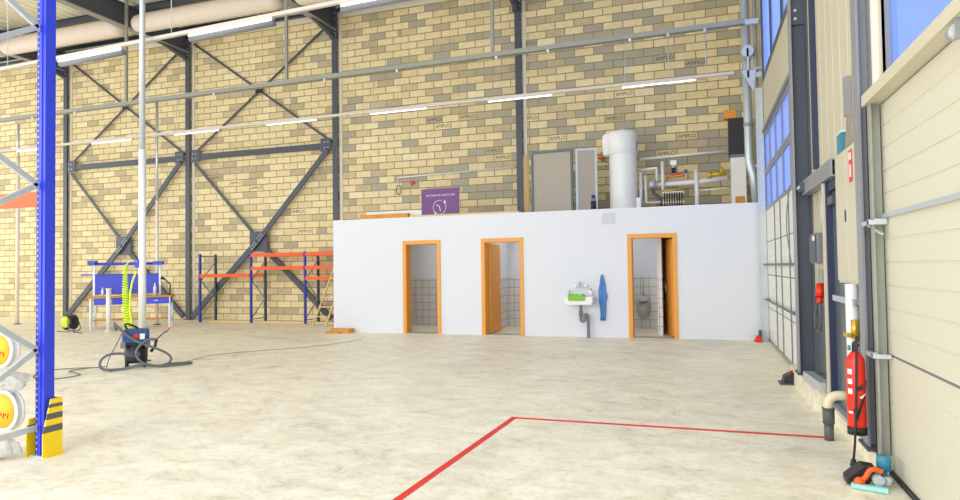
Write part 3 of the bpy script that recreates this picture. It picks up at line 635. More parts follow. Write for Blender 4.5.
# ratchet straps / tools by the gate
tl = thing('power_tool', 'orange handled black power tool with blue cap on the floor by the near gate', 'power tool', (1.05, 4.98, 0))
part('body', MB().prism([(.9, .01), (1.02, .01), (1.06, .05), (1.08, .13), (1.0, .14), (.9, .05)], 'y', 4.97, 5.1), 'black', tl, bevel=.006)
part('handle', MB().tube(smooth([(.96, 4.93, .05), (1.0, 4.92, .07), (1.02, 4.92, .12), (1.05, 4.92, .14), (1.1, 4.93, .12)]), .017, 10), 'orange', tl, 'orange handle')
part('knob', MB().lathe((.965, 4.9, .045), [(.001, 0), (.03, .005), (.035, .02), (.03, .035), (.001, .04)], 16, axis='y'), 'orange', tl)
part('cap', MB().lathe((1.14, 5.05, .1), [(.001, 0), (.045, 0), (.045, .08), (.04, .095), (.001, .1)], 20).cyl((1.14, 5.05, .02), (1.14, 5.05, .1), .02, 10), 'teal', tl, 'blue cap')
part('rail', MB().bar((.92, 4.93, .02), (1.12, 4.86, .02), .04, .03), 'cyan', tl, 'pale blue green rail')
part('gearing', MB().cyl((1.08, 4.92, .06), (1.08, 5.0, .06), .035, 12).cyl((1.12, 4.95, .05), (1.16, 4.99, .05), .03, 12), 'galv', tl)
tl2 = thing('floor_latch', 'black and red latch on the floor at the near end of the far gate', 'latch', (1.03, 8.95, 0))
part('body', MB().prism([(.93, .01), (1.15, .01), (1.15, .12), (1.05, .16), (.95, .1)], 'y', 8.86, 9.05), 'black', tl2, bevel=.006); part('base', MB().box(.9, 1.17, 8.84, 9.1, 0, .02), 'steel', tl2); part('lever', MB().bar((1.02, 8.95, .15), (1.14, 8.98, .2), .03, .02), 'red', tl2)
tl3 = thing('floor_latch', 'small red and black latch on the floor at the far corner of the white block', 'latch', (1.07, 13.8, 0))
part('body', MB().prism([(.95, .01), (1.09, .01), (1.08, .1), (1.0, .12)], 'y', 13.6, 13.8), 'red', tl3); part('post', MB().box(1.04, 1.095, 13.7, 13.8, 0, .22), 'steel', tl3)

# corner pipes at the far right
dp = thing('downpipe', 'fat grey galvanised pipe running down the far right corner above the white block', 'pipe', (.95, 14.5, 3.2))
part('pipe', MB().tube([(.97, 14.45, 9.2), (1.0, 14.45, 3.75), (1.01, 14.45, 3.6), (1.07, 14.45, 3.35), (1.12, 14.45, 2.76)], .085, 16), 'galv', dp)
for z in (8.0, 6.0, 4.4): part('clamp', MB().cyl((.97+.03*(9.2-z)/5.45, 14.45, z-.03), (.97+.03*(9.2-z)/5.45, 14.45, z+.03), .098, 16), 'galv_dull', dp)
sp_ = thing('conduit', 'slim grey conduit beside the fat pipe in the far right corner', 'conduit', (1.12, 14.3, 2.75))
part('pipe', MB().cyl((1.16, 14.3, 2.75), (1.16, 14.3, 9.3), .04, 12), 'galv_dull', sp_)
for z in (3.5, 4.5, 5.5, 6.5): part('clip', MB().box(1.1, 1.245, 14.26, 14.34, z, z+.04), 'galv', sp_)
jb = thing('rail_bracket', 'pale galvanised bracket holding the far light rail in the right corner', 'bracket', (1.0, 14, 5.4))
part('plate', MB().prism([(.86, 5.45), (1.15, 5.45), (1.1, 5.0)], 'y', 14.1, 14.12), 'galv', jb); part('drum', MB().cyl((1.0, 14.1, 5.85), (1.0, 14.36, 5.85), .12, 18).box(.98, 1.02, 14.1, 14.13, 5.3, 5.9).box(1.0, XR-.001, 14.13, 14.15, 5.3, 5.4), 'galv', jb)

# ------------------------------------------------------------------ light rails
def light_rail(nm, label, y, z, x0, x1, lums, h, lumh, fall=0.0):
    t = thing('light_rail', label, 'light rail', ((x0+x1)/2, y, z), 'light rails hanging across the hall')
    Z = lambda x: z+fall*(x-x1)
    def seg(a, b_, ya, yb, za, zb): 
        v_ = [(x, yy, Z(x)+zz) for x in (a, b_) for yy in (ya, yb) for zz in (za, zb)]
        return MB().add(v_, [(0, 1, 3, 2), (4, 6, 7, 5), (0, 4, 5, 1), (2, 3, 7, 6), (0, 2, 6, 4), (1, 5, 7, 3)])
    part('trunking', seg(x0, x1, y-.03, y+.03, 0, h), 'rail', t)
    part('end_cap', MB().box(x1, x1+.02, y-.035, y+.035, z-.005, z+h+.005), 'grey', t)
    for (a, b_) in lums:
        l = part('light_fitting', MB().add(seg(a, b_, y-.035, y+.035, -lumh*.5, -.001).v, [(0, 1, 3, 2), (4, 6, 7, 5), (0, 4, 5, 1), (2, 3, 7, 6), (0, 2, 6, 4), (1, 5, 7, 3)]), 'rail', t)
        part('led_tube', MB().cyl((a+.02, y-.03, Z(a)-lumh*.5-.018), (b_-.02, y-.03, Z(b_)-lumh*.5-.018), .013 if lumh < .06 else .016, 10), 'led', l)
        if lumh > .06: part('reflector', MB().tube([(a, y+.03, Z(a)-lumh*.5-.06), (b_, y+.03, Z(b_)-lumh*.5-.06)], .05, 14), 'grey', l)
    return t
xs_ = [-16.35+2.97*i for i in range(6)]
fr_ = light_rail('far', 'long white light rail with glowing tubes hanging in front of the block wall', 13.8, 5.31, -28, .72, [(a, a+1.5) for a in [-25.26, -22.29, -19.32]+xs_], .06, .04, .0035)
nr_ = light_rail('near', 'nearer long white light rail with glowing tubes high across the upper left', 8.8, 5.86, -17, 1.0, [(-16.95, -13.3), (-11.25, -9.7), (-8.22, -6.5), (-5.25, -3.6), (-2.2, -.6)], .06, .062, .028)
for x in (-1.42, -.54, .19, -7.4, -13.4): part('hanger_wire', MB().cyl((x, 13.82, 5.31+.0035*(x-.72)+.06), (x, 13.935, 6.36+.006*(x-.95)-.001), .009, 6), 'galv', fr_)
for x in (-12.6, -8.6, -4.6): part('hanger_wire', MB().cyl((x, 8.8, 5.86+.028*(x-1)+.08), (x, 8.8, 9.3), .008, 6), 'galv', nr_)
# busbar conduit rail
br = thing('cable_tray', 'long grey galvanised cable tray hanging across the hall above the far light rail', 'cable tray', (-10, 14, 6.32))
ZT_ = lambda x: 6.36+.006*(x-.95)
def trs(y0, y1, za, zb): return [(x, yy, ZT_(x)+zz) for x in (-28, .95) for yy in (y0, y1) for zz in (za, zb)]
F6 = [(0, 1, 3, 2), (4, 6, 7, 5), (0, 4, 5, 1), (2, 3, 7, 6), (0, 2, 6, 4), (1, 5, 7, 3)]
part('tray', MB().add(trs(13.93, 13.945, 0, .1), F6).add(trs(14.055, 14.07, 0, .1), F6).add(trs(13.945, 14.055, 0, .015), F6), 'galv_dull', br)
part('end_bracket', MB().box(.95, 1.2, 13.95, 14.05, 6.34, 6.44), 'galv', br)
for x in (-21.6, -15.3, -9.95, -4.4): part('drop_rod', MB().box(x-.035, x+.035, 13.97, 14.03, ZT_(x)+.02, 9.4), 'galv_dull', br)
for x in (-18.9, -17.2, -12.2, -8.8, -6.8, -4.3, -3.1, -1.32, -.54, .19): part('clip', MB().box(x-.025, x+.025, 13.93, 14.0, ZT_(x)-.06, ZT_(x)-.001), 'white', br)

# service poles
def pole(x, y, ztop, zsplit, r1, r2, label, mt='white', z0=0):
    t = thing('service_pole', label, 'pole', (x, y, z0), 'vertical service poles')
    part('upper_tube', MB().cyl((x, y, zsplit), (x, y, ztop), r2, 12), 'galv', t, 'thin galvanised upper tube')
    part('lower_tube', MB().cyl((x, y, z0+.02), (x, y, zsplit+.03), r1, 16), mt, t)
    part('foot_plate', MB().box(x-r1*1.6, x+r1*1.6, y-r1*1.6, y+r1*1.6, z0, z0+.02), 'steel', t)
    return t
mp_ = pole(-9.06, 8.62, 9.25, 3.6, .06, .048, 'tall white service pole rising behind the blue vacuum cleaner')
part('hose_clip', MB().box(-9.16, -9.06, 8.56, 8.66, 1.6, 1.75), 'blue', mp_, 'blue clip')
pole(-15.04, 14.84, 6.55, 3.6, .045, .035, 'thin pale service pole behind the workbench', 'strip')
pole(-19.85, 14.2, 6.15, 5.1, .05, .035, 'thin pale service pole left of the blue rack upright', 'strip')
# lime coil hose hanging from the pole
pts = []
for i in range(0, 26*12+1):
    s_ = i/(26*12); a = 2*PI*i/12; r = .022+.055*s_
    pts.append((-9.21-.03*math.sin(s_*4)+r*math.cos(a), 8.42+.06*s_+r*math.sin(a), 1.66-1.1*s_-.02*s_))
ho = single('coiled_air_hose', MB().tube(pts, .011, 6).tube([(-9.06, 8.53, 1.7), (-9.12, 8.45, 1.74), pts[0]], .008, 6), 'lime', 'lime yellow coiled air hose hanging beside the tall white pole', 'hose')
single('air_hose', MB().tube(smooth([(-9.06, 8.5, 1.54), (-9.12, 8.44, 1.3), (-9.1, 8.4, .9), (-9.02, 8.36, .74), (-8.98, 8.33, .66)]), .016, 8), 'lime', 'straight lime hose strand between the coil and the white pole', 'hose')

# ------------------------------------------------------------------ vacuum cleaner
vx, vy = -8.66, 8.12
v = thing('vacuum_cleaner', 'blue topped black workshop vacuum cleaner with a looped grey hose', 'vacuum cleaner', (vx, vy, 0))
part('tank', MB().lathe((vx, vy, 0), [(.001, .07), (.15, .07), (.165, .1), (.175, .37), (.001, .37)], 32), 'black', v)
part('motor_head', MB().prism([(vx-.19, .385), (vx+.19, .385), (vx+.19, .56), (vx+.17, .61), (vx-.17, .61), (vx-.19, .56)], 'y', vy-.16, vy+.14), 'navyblue', v, 'dark blue motor head', bevel=.02)
part('head_rim', MB().box(vx-.2, vx+.2, vy-.17, vy+.15, .36, .39), 'black', v, bevel=.01)
part('carry_handle', MB().tube(smooth([(vx-.12, vy, .6), (vx-.17, vy-.02, .68), (vx-.12, vy-.02, .7), (vx+.0, vy-.02, .64), (vx+.04, vy, .6)]), .016, 10), 'black', v)
part('switch', MB().cyl((vx+.0, vy-.16, .5), (vx+.0, vy-.175, .5), .04, 16), 'red', v, 'red rotary switch'); part('socket_cover', MB().box(vx+.06, vx+.13, vy-.172, vy-.16, .45, .54), 'white', v, 'white socket cover')
part('latch', MB().box(vx-.21, vx-.14, vy-.185, vy-.17, .32, .42), 'grey', v); part('latch', MB().box(vx+.14, vx+.21, vy-.185, vy-.17, .32, .42), 'grey', v)
part('inlet', MB().cyl((vx+.03, vy-.17, .22), (vx+.03, vy-.22, .22), .04, 14), 'grey', v)
for (dx, dy) in ((-.13, -.12), (.13, -.12), (-.13, .12), (.13, .12)): part('wheel', MB().cyl((vx+dx-.02, vy+dy, .05), (vx+dx+.02, vy+dy, .05), .05, 16), 'rubber', v)
hp = smooth([(vx-.27, vy-.12, .6), (vx-.31, vy-.16, .74), (vx-.26, vy-.22, .68), (vx-.14, vy-.24, .55), (vx+.02, vy-.25, .42), (vx+.26, vy-.27, .32), (vx+.46, vy-.3, .22), (vx+.53, vy-.32, .12), (vx+.44, vy-.34, .03), (vx+.22, vy-.34, .03), (vx+.06, vy-.32, .12), (vx+.0, vy-.3, .25), (vx+.07, vy-.28, .38), (vx+.2, vy-.26, .46), (vx+.3, vy-.24, .44)], 3)
part('suction_hose', MB().tube(hp, .02, 10), 'hose', v)
hp2 = smooth([(vx+.03, vy-.22, .22), (vx-.02, vy-.3, .2), (vx-.14, vy-.34, .26), (vx-.36, vy-.36, .27), (vx-.48, vy-.38, .17), (vx-.46, vy-.4, .04), (vx-.3, vy-.42, .025), (vx-.1, vy-.4, .03), (vx+.12, vy-.42, .1), (vx+.3, vy-.4, .03), (vx+.6, vy-.34, .03), (vx+.8, vy-.26, .03), (vx+.82, vy-.18, .03), (vx+.6, vy-.16, .03), (vx+.4, vy-.2, .03)], 3)
part('suction_hose', MB().tube(hp2, .02, 10), 'hose', v)
part('wand', MB().tube([(vx+.3, vy-.24, .44), (vx+.28, vy-.24, .34), (vx+.22, vy-.24, .25)], .024, 10).tube([(vx+.3, vy-.24, .44), (vx+.38, vy-.22, .52), (vx+.46, vy-.2, .57)], .009, 8), 'black', v)
part('nozzle_tip', MB().cyl((vx+.46, vy-.2, .57), (vx+.49, vy-.19, .62), .013, 8), 'orange', v)
part('power_cord', MB().tube(smooth([(vx-.2, vy-.1, .55), (vx-.26, vy-.16, .4), (vx-.36, vy-.2, .2), (vx-.4, vy-.3, .012), (vx-.3, vy-.5, .012)]), .007, 6), 'cable', v)
v.rotation_euler = (0, 0, math.radians(44))
# cables on the floor
single('extension_cable', MB().tube(smooth([(-9.08, 7.95, .012), (-9.25, 7.75, .012), (-9.3, 7.4, .012), (-8.95, 7.3, .012), (-8.7, 7.2, .012), (-8.72, 6.85, .012), (-9.0, 6.72, .012), (-9.35, 6.9, .012), (-9.7, 7.4, .012), (-9.45, 7.7, .012), (-9.1, 7.85, .012)], 3), .007, 6), 'cable',
       'dark cable looping over the floor in front of the vacuum cleaner', 'cable')
single('power_cable', MB().tube(smooth([(-8.2, 8.6, .012), (-8.25, 9.0, .012), (-8.45, 9.6, .012), (-7.6, 10.6, .012), (-7.1, 11.4, .012), (-6.95, 12.4, .012)], 3), .004, 6), 'cable', 'thin dark cable running from the vacuum cleaner towards the white block', 'cable')

# ------------------------------------------------------------------ cable reel
cr = thing('cable_reel', 'lime and black cable reel on a stand on the floor left of the workbench', 'cable reel', (-15.8, 12.7, 0))
part('drum', MB().lathe((-15.8, 12.7, .24), [(.001, -.12), (.17, -.12), (.2, -.1), (.17, -.06), (.17, .08), (.2, .1), (.001, .12)], 24, axis='y'), 'black', cr)
part('hub_cover', MB().lathe((-15.82, 12.57, .25), [(.001, -.03), (.12, -.025), (.15, 0), (.15, .01)], 24, axis='y'), 'lime', cr, 'lime yellow cover')
part('stand', MB().tube(smooth([(-16.02, 12.51, .015), (-15.77, 12.51, .015), (-15.59, 12.53, .015), (-15.7, 12.53, .3), (-15.75, 12.7, .46), (-15.7, 12.85, .3), (-15.59, 12.87, .015), (-16.02, 12.87, .015)], 1), .014, 8), 'grey', cr)
single('reel_cable', MB().tube(smooth([(-15.5, 12.6, .012), (-15.4, 12.45, .012), (-15.2, 12.4, .012), (-14.9, 12.3, .012)]), .012, 6), 'cable', 'short cable end lying on the floor right of the cable reel', 'cable')

# ------------------------------------------------------------------ workbench
BX, BY, BA = -15.62, 13.05, math.radians(36)
def bw(x, y, z=0): return (BX+x*math.cos(BA)-y*math.sin(BA), BY+x*math.sin(BA)+y*math.cos(BA), z)
wbh = thing('workbench', 'wooden topped workbench with blue pegboard back panel in front of the block wall', 'workbench', (0, 0, 0))
bW, bd = 2.08, .6
part('worktop', MB().box(0, bW, 0, bd, .84, .885), 'plank', wbh, 'timber worktop', bevel=.004)
for x in (.04, bW-.1):
    for y in (.04, bd-.1): part('leg', MB().box(x, x+.05, y, y+.05, 0, .84), 'galv', wbh)
part('lower_shelf', MB().box(.1, bW-.1, .12, bd-.1, .22, .25), 'plank', wbh, 'timber lower shelf')
for x in (0, 1.66): part('upright', MB().box(x, x+.05, bd-.055, bd-.005, .885, 1.86), 'galv', wbh)
part('pegboard', MB().box(.05, 1.66, bd-.045, bd-.025, .93, 1.5), 'blue', wbh, 'blue perforated back panel')
rm = MB().box(.05, 1.66, bd-.06, bd-.046, 1.46, 1.5)
for k in range(16): rm.box(.1+k*.1, .108+k*.1, bd-.048, bd-.0455, 1.0, 1.45)
part('pegboard_slots', rm, 'blue_dark', wbh)
part('light_arm', MB().tube([(-.05, bd-.25, 1.78), (1.78, bd-.25, 1.78)], .035, 12).box(-.05, .12, bd-.35, bd-.05, 1.76, 1.86).box(1.55, 1.8, bd-.35, bd-.05, 1.74, 1.84), 'blue', wbh, 'blue tubular top bar')
part('side_bar', MB().box(-.3, 0, bd-.05, bd-.01, 1.46, 1.5), 'blue', wbh)
for (a, b_) in ((.15, .95), (1.35, 2.0)):
    dr = part('drawer', MB().box(a, b_, .03, .5, .66, .835), 'blue', wbh, bevel=.005)
    part('drawer_handle', MB().box((a+b_)/2-.05, (a+b_)/2+.05, .012, .029, .74, .76), 'galv', dr)
wbh.location = (BX, BY, 0); wbh.rotation_euler = (0, 0, BA)
def bottle(x, y, z, h, r, m_, cap, label, group=None, cat='bottle'):
    t = thing('bottle', label, cat, (x, y, z), group)
    part('bottle_body', MB().lathe((x, y, z), [(.001, 0), (r, 0), (r, h*.65), (r*.45, h*.8), (r*.4, h*.85)], 16), m_, t); part('bottle_cap', MB().cyl((x, y, z+h*.84), (x, y, z+h), r*.5, 12), cap, t)
    return t
q_ = bw(.3, .3); bottle(q_[0], q_[1], .886, .24, .035, 'white', 'white', 'slim white bottle on the workbench, left of the white post')
q_ = bw(.85, .3); sb = bottle(q_[0], q_[1], .886, .28, .06, 'white', 'grey', 'white spray bottle with grey trigger on the workbench')
part('trigger', MB().bar((q_[0], q_[1], 1.14), (q_[0]-.1, q_[1]-.02, 1.16), .03, .03), 'grey', sb)
q_ = bw(1.6, .3); bottle(q_[0], q_[1], .886, .34, .045, 'white', 'white', 'white bottle at the right end of the workbench beside the pole')
q_ = Vector(bw(1.98, .3)); dl = thing('desk_lamp', 'thin black jointed lamp standing on the right end of the workbench', 'lamp', (q_[0], q_[1], .886))
part('base', MB().cyl((q_[0], q_[1], .886), (q_[0], q_[1], .91), .06, 16), 'black', dl)
part('arm', MB().tube([(q_[0], q_[1], .91), (q_[0]+.02, q_[1], 1.18), (q_[0]-.14, q_[1]-.05, 1.34)], .018, 8), 'black', dl); part('lamp_head', MB().cyl((q_[0]-.14, q_[1]-.05, 1.34), (q_[0]-.22, q_[1]-.08, 1.37), .03, 12, r2=.045), 'black', dl)
q_ = (-14.8, 13.0); single('white_post', MB().cyl((q_[0], q_[1], 0), (q_[0], q_[1], 1.08), .06, 20).cyl((q_[0], q_[1], 1.08), (q_[0], q_[1], 1.12), .075, 20).cyl((q_[0], q_[1], 0), (q_[0], q_[1], .02), .085, 20), 'white', 'short white round post standing in front of the workbench', 'post')

# ------------------------------------------------------------------ pallet rack frames at the wall
RX = [-14.31, -12.46, -10.62, -8.78]
def rack_frame(x, y0, y1, h, name_mat, t):
    for y in (y0, y1):
        p = part('upright', MB().box(x-.028, x+.028, y-.03, y+.03, .01, h), 'blue_dark' if y == y0 else 'navy', t)
        part('foot_plate', MB().box(x-.06, x+.06, y-.05, y+.05, 0, .01), 'galv', p)
    z = .15; s_ = 0
    while z+.55 < h: part('frame_brace', MB().bar((x, y0+.03, z if s_ == 0 else z+.55), (x, y1-.03, z+.55 if s_ == 0 else z), .02, .03), 'galv_dull', t); z += .55; s_ = 1-s_
    part('frame_brace', MB().bar((x, y0+.03, .12), (x, y1-.03, .12), .02, .03), 'galv_dull', t); part('frame_brace', MB().bar((x, y0+.03, h-.06), (x, y1-.03, h-.06), .02, .03), 'galv_dull', t)
rk = thing('pallet_rack', 'low empty pallet rack with blue uprights and orange beams along the block wall', 'rack', (-11.5, 16.1, 0))
for x in RX: rack_frame(x, 15.75, 16.41, 2.06, None, rk)
for (i, zs) in ((0, (1.4,)), (1, (1.99, 1.6)), (2, (1.99, 1.6, 1.3))):
    for z in zs:
        for y in (15.75, 16.41):
            if i == 0 and y > 16: continue
            part('beam', MB().box(RX[i]+.029, RX[i+1]-.029, y-.045, y+.02, z-.05, z+.05), 'orange', rk)
part('beam', MB().box(RX[0]+.029, RX[1]-.029, 16.37, 16.43, 1.35, 1.45), 'orange', rk)
# ladder leaning
ld = thing('wooden_ladder', 'pale wooden ladder leaning against the low rack beside the white block', 'ladder', (-9.8, 15.2, 0))
A0, B0, A1, B1 = Vector((-10.02, 15.2, 0)), Vector((-9.62, 15.2, 0)), Vector((-9.62, 15.66, 1.55)), Vector((-9.22, 15.66, 1.55))
part('stile', MB().bar(A0, A1, .03, .06, (0, 1, 0)), 'palewood', ld); part('stile', MB().bar(B0, B1, .03, .06, (0, 1, 0)), 'palewood', ld)
for k in range(1, 6): s_ = k/6; part('rung', MB().bar(A0.lerp(A1, s_), B0.lerp(B1, s_), .025, .03), 'palewood', ld)
tb = thing('timber_beam', None, None) if False else None
single('timber_offcut', MB().box(-8.5, -7.98, 13.62, 13.88, 0, .1).box(-8.56, -8.2, 13.5, 13.64, 0, .035), 'plank', 'short orange timber blocks on the floor at the left foot of the white block', 'timber', bevel=.004)
single('timber_batten', MB().box(-14.2, -8.7, 15.95, 16.01, 0, .05), 'palewood', 'long pale batten on the floor at the foot of the block wall behind the rack', 'timber')

# ------------------------------------------------------------------ on top of the white block (roof at 2.74)
ZT = 2.74
single('timber_plank', MB().box(-6.55, -3.85, 14.02, 14.2, ZT, ZT+.05), 'palewood', 'long pale timber plank lying along the top edge of the white block', 'timber', bevel=.004)
single('timber_plank', MB().box(-7.85, -6.58, 14.0, 14.14, ZT, ZT+.11), 'plank', 'short thick orange timber stack on the left of the white block top', 'timber', bevel=.006)
single('white_board', MB().box(-7.85, -6.2, 14.3, 14.36, ZT, ZT+.2), 'white', 'low white board standing behind the orange timber on the block top', 'board')
sg = thing('purple_sign', 'purple panel with a white circular arrow emblem standing on the block top', 'sign', (-5.82, 14.25, ZT))
bd_ = part('panel', MB().box(-6.32, -5.36, 14.225, 14.25, ZT, ZT+.68), 'purple', sg)
text('sign_lettering', 'WE CARE FOR OUR FUTURE', (-5.83, 14.223, ZT+.52), .062, 'purpletext', sg, sx=.95)
em = MB(); cc = (-5.85, 14.222, ZT+.235)
em.tube(arc(cc, .165, 70, 260, 20), .008, 6); em.tube(arc(cc, .165, -80, 45, 16), .008, 6)
em.add([(cc[0]+.1, 14.218, cc[2]+.09), (cc[0]+.17, 14.218, cc[2]+.1), (cc[0]+.13, 14.218, cc[2]+.18)], [(0, 1, 2)]); em.add([(cc[0]-.08, 14.218, cc[2]-.12), (cc[0]-.15, 14.218, cc[2]-.1), (cc[0]-.1, 14.218, cc[2]-.2)], [(0, 1, 2)])
em.tube(smooth([(cc[0]-.09, 14.221, cc[2]+.06), (cc[0], 14.221, cc[2]+.03), (cc[0]+.02, 14.221, cc[2]-.1)]), .012, 6)
part('arrow_emblem', em, 'purpletext', sg)
# partition panels
def panel(x0, y0, x1, y1, z0, z1, face, frame, label):
    a, b_ = Vector((x0, y0, 0)), Vector((x1, y1, 0)); d_ = (b_-a).normalized(); nrm = Vector((-d_.y, d_.x, 0))
    t = thing('partition_panel', label, 'partition', ((x0+x1)/2, (y0+y1)/2, z0), 'partition panels standing on the white block')
    def bx(s0, s1, h0, h1, t0, t1):
        vs = [a+d_*s+nrm*t_+Vector((0, 0, h)) for s in (s0, s1) for t_ in (t0, t1) for h in (h0, h1)]
        return vs
    Lh = (b_-a).length; F = [(0, 1, 3, 2), (4, 6, 7, 5), (0, 4, 5, 1), (2, 3, 7, 6), (0, 2, 6, 4), (1, 5, 7, 3)]; e = .05
    part('infill', MB().add(bx(e, Lh-e, z0+e, z1-e, -.015, .015), F), face, t)
    fm = MB()
    for q in (bx(0, e, z0, z1, -.03, .03), bx(Lh-e, Lh, z0, z1, -.03, .03), bx(e, Lh-e, z0, z0+e, -.03, .03), bx(e, Lh-e, z1-e, z1, -.03, .03)): fm.add(q, F)
    part('panel_frame', fm, frame, t)
panel(-3.78, 15.0, -2.78, 14.95, ZT, 4.26, 'card', 'darkframe', 'large grey brown partition panel with dark frame standing on the white block')
panel(-2.72, 14.98, -2.24, 15.1, ZT, 4.27, 'card', 'galv', 'narrower grey partition panel with pale frame beside the white boiler')
panel(-3.98, 15.1, -3.84, 14.9, ZT, 4.2, 'tan', 'tan', 'tan board standing edge on at the left of the partition panels')
single('dark_board', MB().add([(-4.2, 15.4, ZT), (-4.13, 15.4, ZT), (-4.13, 15.9, ZT), (-4.2, 15.9, ZT), (-4.12, 15.4, 3.5), (-4.05, 15.4, 3.5), (-4.05, 15.9, 3.5), (-4.12, 15.9, 3.5)], [(0, 1, 2, 3), (4, 5, 6, 7), (0, 1, 5, 4), (1, 2, 6, 5), (2, 3, 7, 6), (3, 0, 4, 7)]), 'steel', 'narrow dark grey board leaning left of the tan board', 'board')
# canister
cn = thing('spray_canister', 'small dark canister with blue cap in front of the narrower partition panel', 'canister', (-2.25, 14.55, ZT))
part('body', MB().cyl((-2.25, 14.55, ZT), (-2.25, 14.55, ZT+.3), .06, 16), 'steel_lit', cn); part('cap', MB().cyl((-2.25, 14.55, ZT+.3), (-2.25, 14.55, ZT+.38), .045, 14), 'navyblue', cn); part('label_band', MB().cyl((-2.25, 14.55, ZT+.06), (-2.25, 14.55, ZT+.24), .062, 16), 'black', cn)
# boiler
bx_, by_ = -1.68, 15.45
bo_ = thing('boiler', 'tall white cylindrical boiler standing on the white block', 'boiler', (bx_, by_, ZT))
part('tank', MB().lathe((bx_, by_, 0), [(.001, ZT+.0), (.31, ZT), (.32, ZT+.03), (.32, 4.5), (.31, 4.56), (.001, 4.57)], 36), 'white', bo_)
part('cap', MB().lathe((bx_-.02, by_, 0), [(.33, 4.12), (.35, 4.14), (.355, 4.58), (.33, 4.66), (.25, 4.68), (.001, 4.69)], 36).lathe((bx_-.02, by_, 0), [(.001, 4.121), (.33, 4.12)], 36), 'white', bo_, 'wider white top cap')
part('cap_bulge', MB().prism([(bx_-.46, 4.12), (bx_-.25, 4.1), (bx_-.25, 4.66), (bx_-.4, 4.64), (bx_-.46, 4.58)], 'y', by_-.16, by_+.16), 'white', bo_, bevel=.04)
part('cap_knob', MB().cyl((bx_, by_, 4.69), (bx_, by_, 4.74), .07, 14), 'galv', bo_)
part('control_strip', MB().box(bx_+.3, bx_+.345, by_-.1, by_-.04, 4.2, 4.42), 'grey', bo_); part('side_box', MB().box(bx_+.3, bx_+.4, by_-.14, by_+.0, ZT+.0, ZT+.35), 'white', bo_)
# pipework
PW = thing('boiler_pipework', 'white insulated pipes with fittings between the boiler and the tall duct', 'pipes', (-.3, 15.8, ZT))
def pp(pts, r, m_='white', nm='pipe', lab=None): return part(nm, MB().tube(pts, r, 12), m_, PW, lab)
pp([(-1.34, 15.95, 4.08), (.62, 15.95, 4.14)], .03)
pp([(-1.3, 15.6, 3.72), (-1.3, 15.6, ZT)], .04); pp([(-1.19, 15.7, 3.65), (-1.19, 15.7, 3.0), (-.85, 15.7, 3.0)], .035)
pp([(-1.32, 15.75, 3.78), (-.94, 15.75, 3.82), (-.94, 15.75, 3.5)], .035); pp([(-.8, 15.7, 3.95), (-.8, 15.7, 3.2)], .038)
pp([(-1.05, 15.8, 3.42), (-.05, 15.8, 3.44), (.62, 15.8, 3.5)], .06); pp([(-.05, 15.72, 3.7), (-.05, 15.72, ZT)], .05)
pp([(-.03, 15.9, 3.24), (.62, 15.9, 3.28)], .025, 'strip'); pp([(-1.05, 15.72, 3.48), (-1.0, 15.72, 3.2), (-.86, 15.72, 3.1), (-.86, 15.72, ZT)], .04, 'steel')
part('pump', MB().lathe((-1.04, 15.68, 3.42), [(.001, -.08), (.1, -.07), (.1, .06), (.001, .08)], 16, axis='x'), 'galv', PW, 'grey circulation pump')
pp([(-.72, 15.7, 3.56), (-.5, 15.7, 3.6), (-.36, 15.7, 3.6), (-.3, 15.7, 3.6)], .035, 'copper', 'copper_pipe', 'copper pipe')
pp([(-.66, 15.68, 3.64), (-.35, 15.68, 3.66)], .02, 'copper', 'copper_pipe', 'copper pipe')
part('pressure_gauge', MB().cyl((-.28, 15.66, 3.68), (-.28, 15.6, 3.68), .045, 14), 'navyblue', PW)
part('expansion_valve', MB().box(-.62, -.48, 15.6, 15.7, 3.84, 3.95).cyl((-.55, 15.65, 3.75), (-.55, 15.65, 3.84), .03, 10), 'white', PW); part('valve_body', MB().cyl((-.55, 15.65, 3.66), (-.55, 15.65, 3.78), .05, 12), 'black', PW)
part('brass_valve', MB().cyl((.22, 15.75, 3.58), (.6, 15.75, 3.6), .045, 12).cyl((.5, 15.72, 3.6), (.5, 15.72, 3.74), .035, 12).cyl((.24, 15.74, 3.5), (.24, 15.74, 3.66), .05, 12), 'brass', PW, 'brass valves')
mf = MB()
for k in range(8): mf.cyl((-.76+k*.055, 15.55, ZT+.02), (-.76+k*.055, 15.55, 3.2), .014, 8)
part('manifold_tube', mf, 'black', PW, 'row of black manifold tubes', kind='stuff')
part('manifold_bar', MB().box(-.8, -.33, 15.56, 15.62, 3.17, 3.22).box(-.8, -.33, 15.56, 15.62, 2.95, 3.0), 'white', PW); part('copper_header', MB().cyl((-.86, 15.6, 3.25), (-.33, 15.6, 3.27), .02, 8), 'brass', PW)
part('small_meter', MB().cyl((-.26, 15.55, 2.84), (-.26, 15.48, 2.84), .06, 16).cyl((-.26, 15.55, 2.74), (-.26, 15.55, 2.8), .03, 10), 'steel', PW)
single('wall_pipe', MB().tube([(-8.1, 16.62, 3.95), (-8.1, 16.62, 4.12), (-4.62, 16.62, 4.2)], .022, 10), 'white', 'thin white pipe running along the block wall above the purple panel', 'pipe')
rl = thing('hanging_cable_loop', 'small grey cable loop hanging below the thin white wall pipe', 'cable', (-8.1, 16.6, 3.7))
part('loop', MB().tube([Vector((-8.08, 16.6, 3.77))+Vector((.07*math.cos(a), 0, .13*math.sin(a))) for a in [2*PI*k/20 for k in range(20)]], .015, 8, closed=True), 'grey', rl)
rv = thing('wall_tap', 'small red tap on the block wall beneath the thin white pipe', 'tap', (-7.68, 16.6, 3.85))
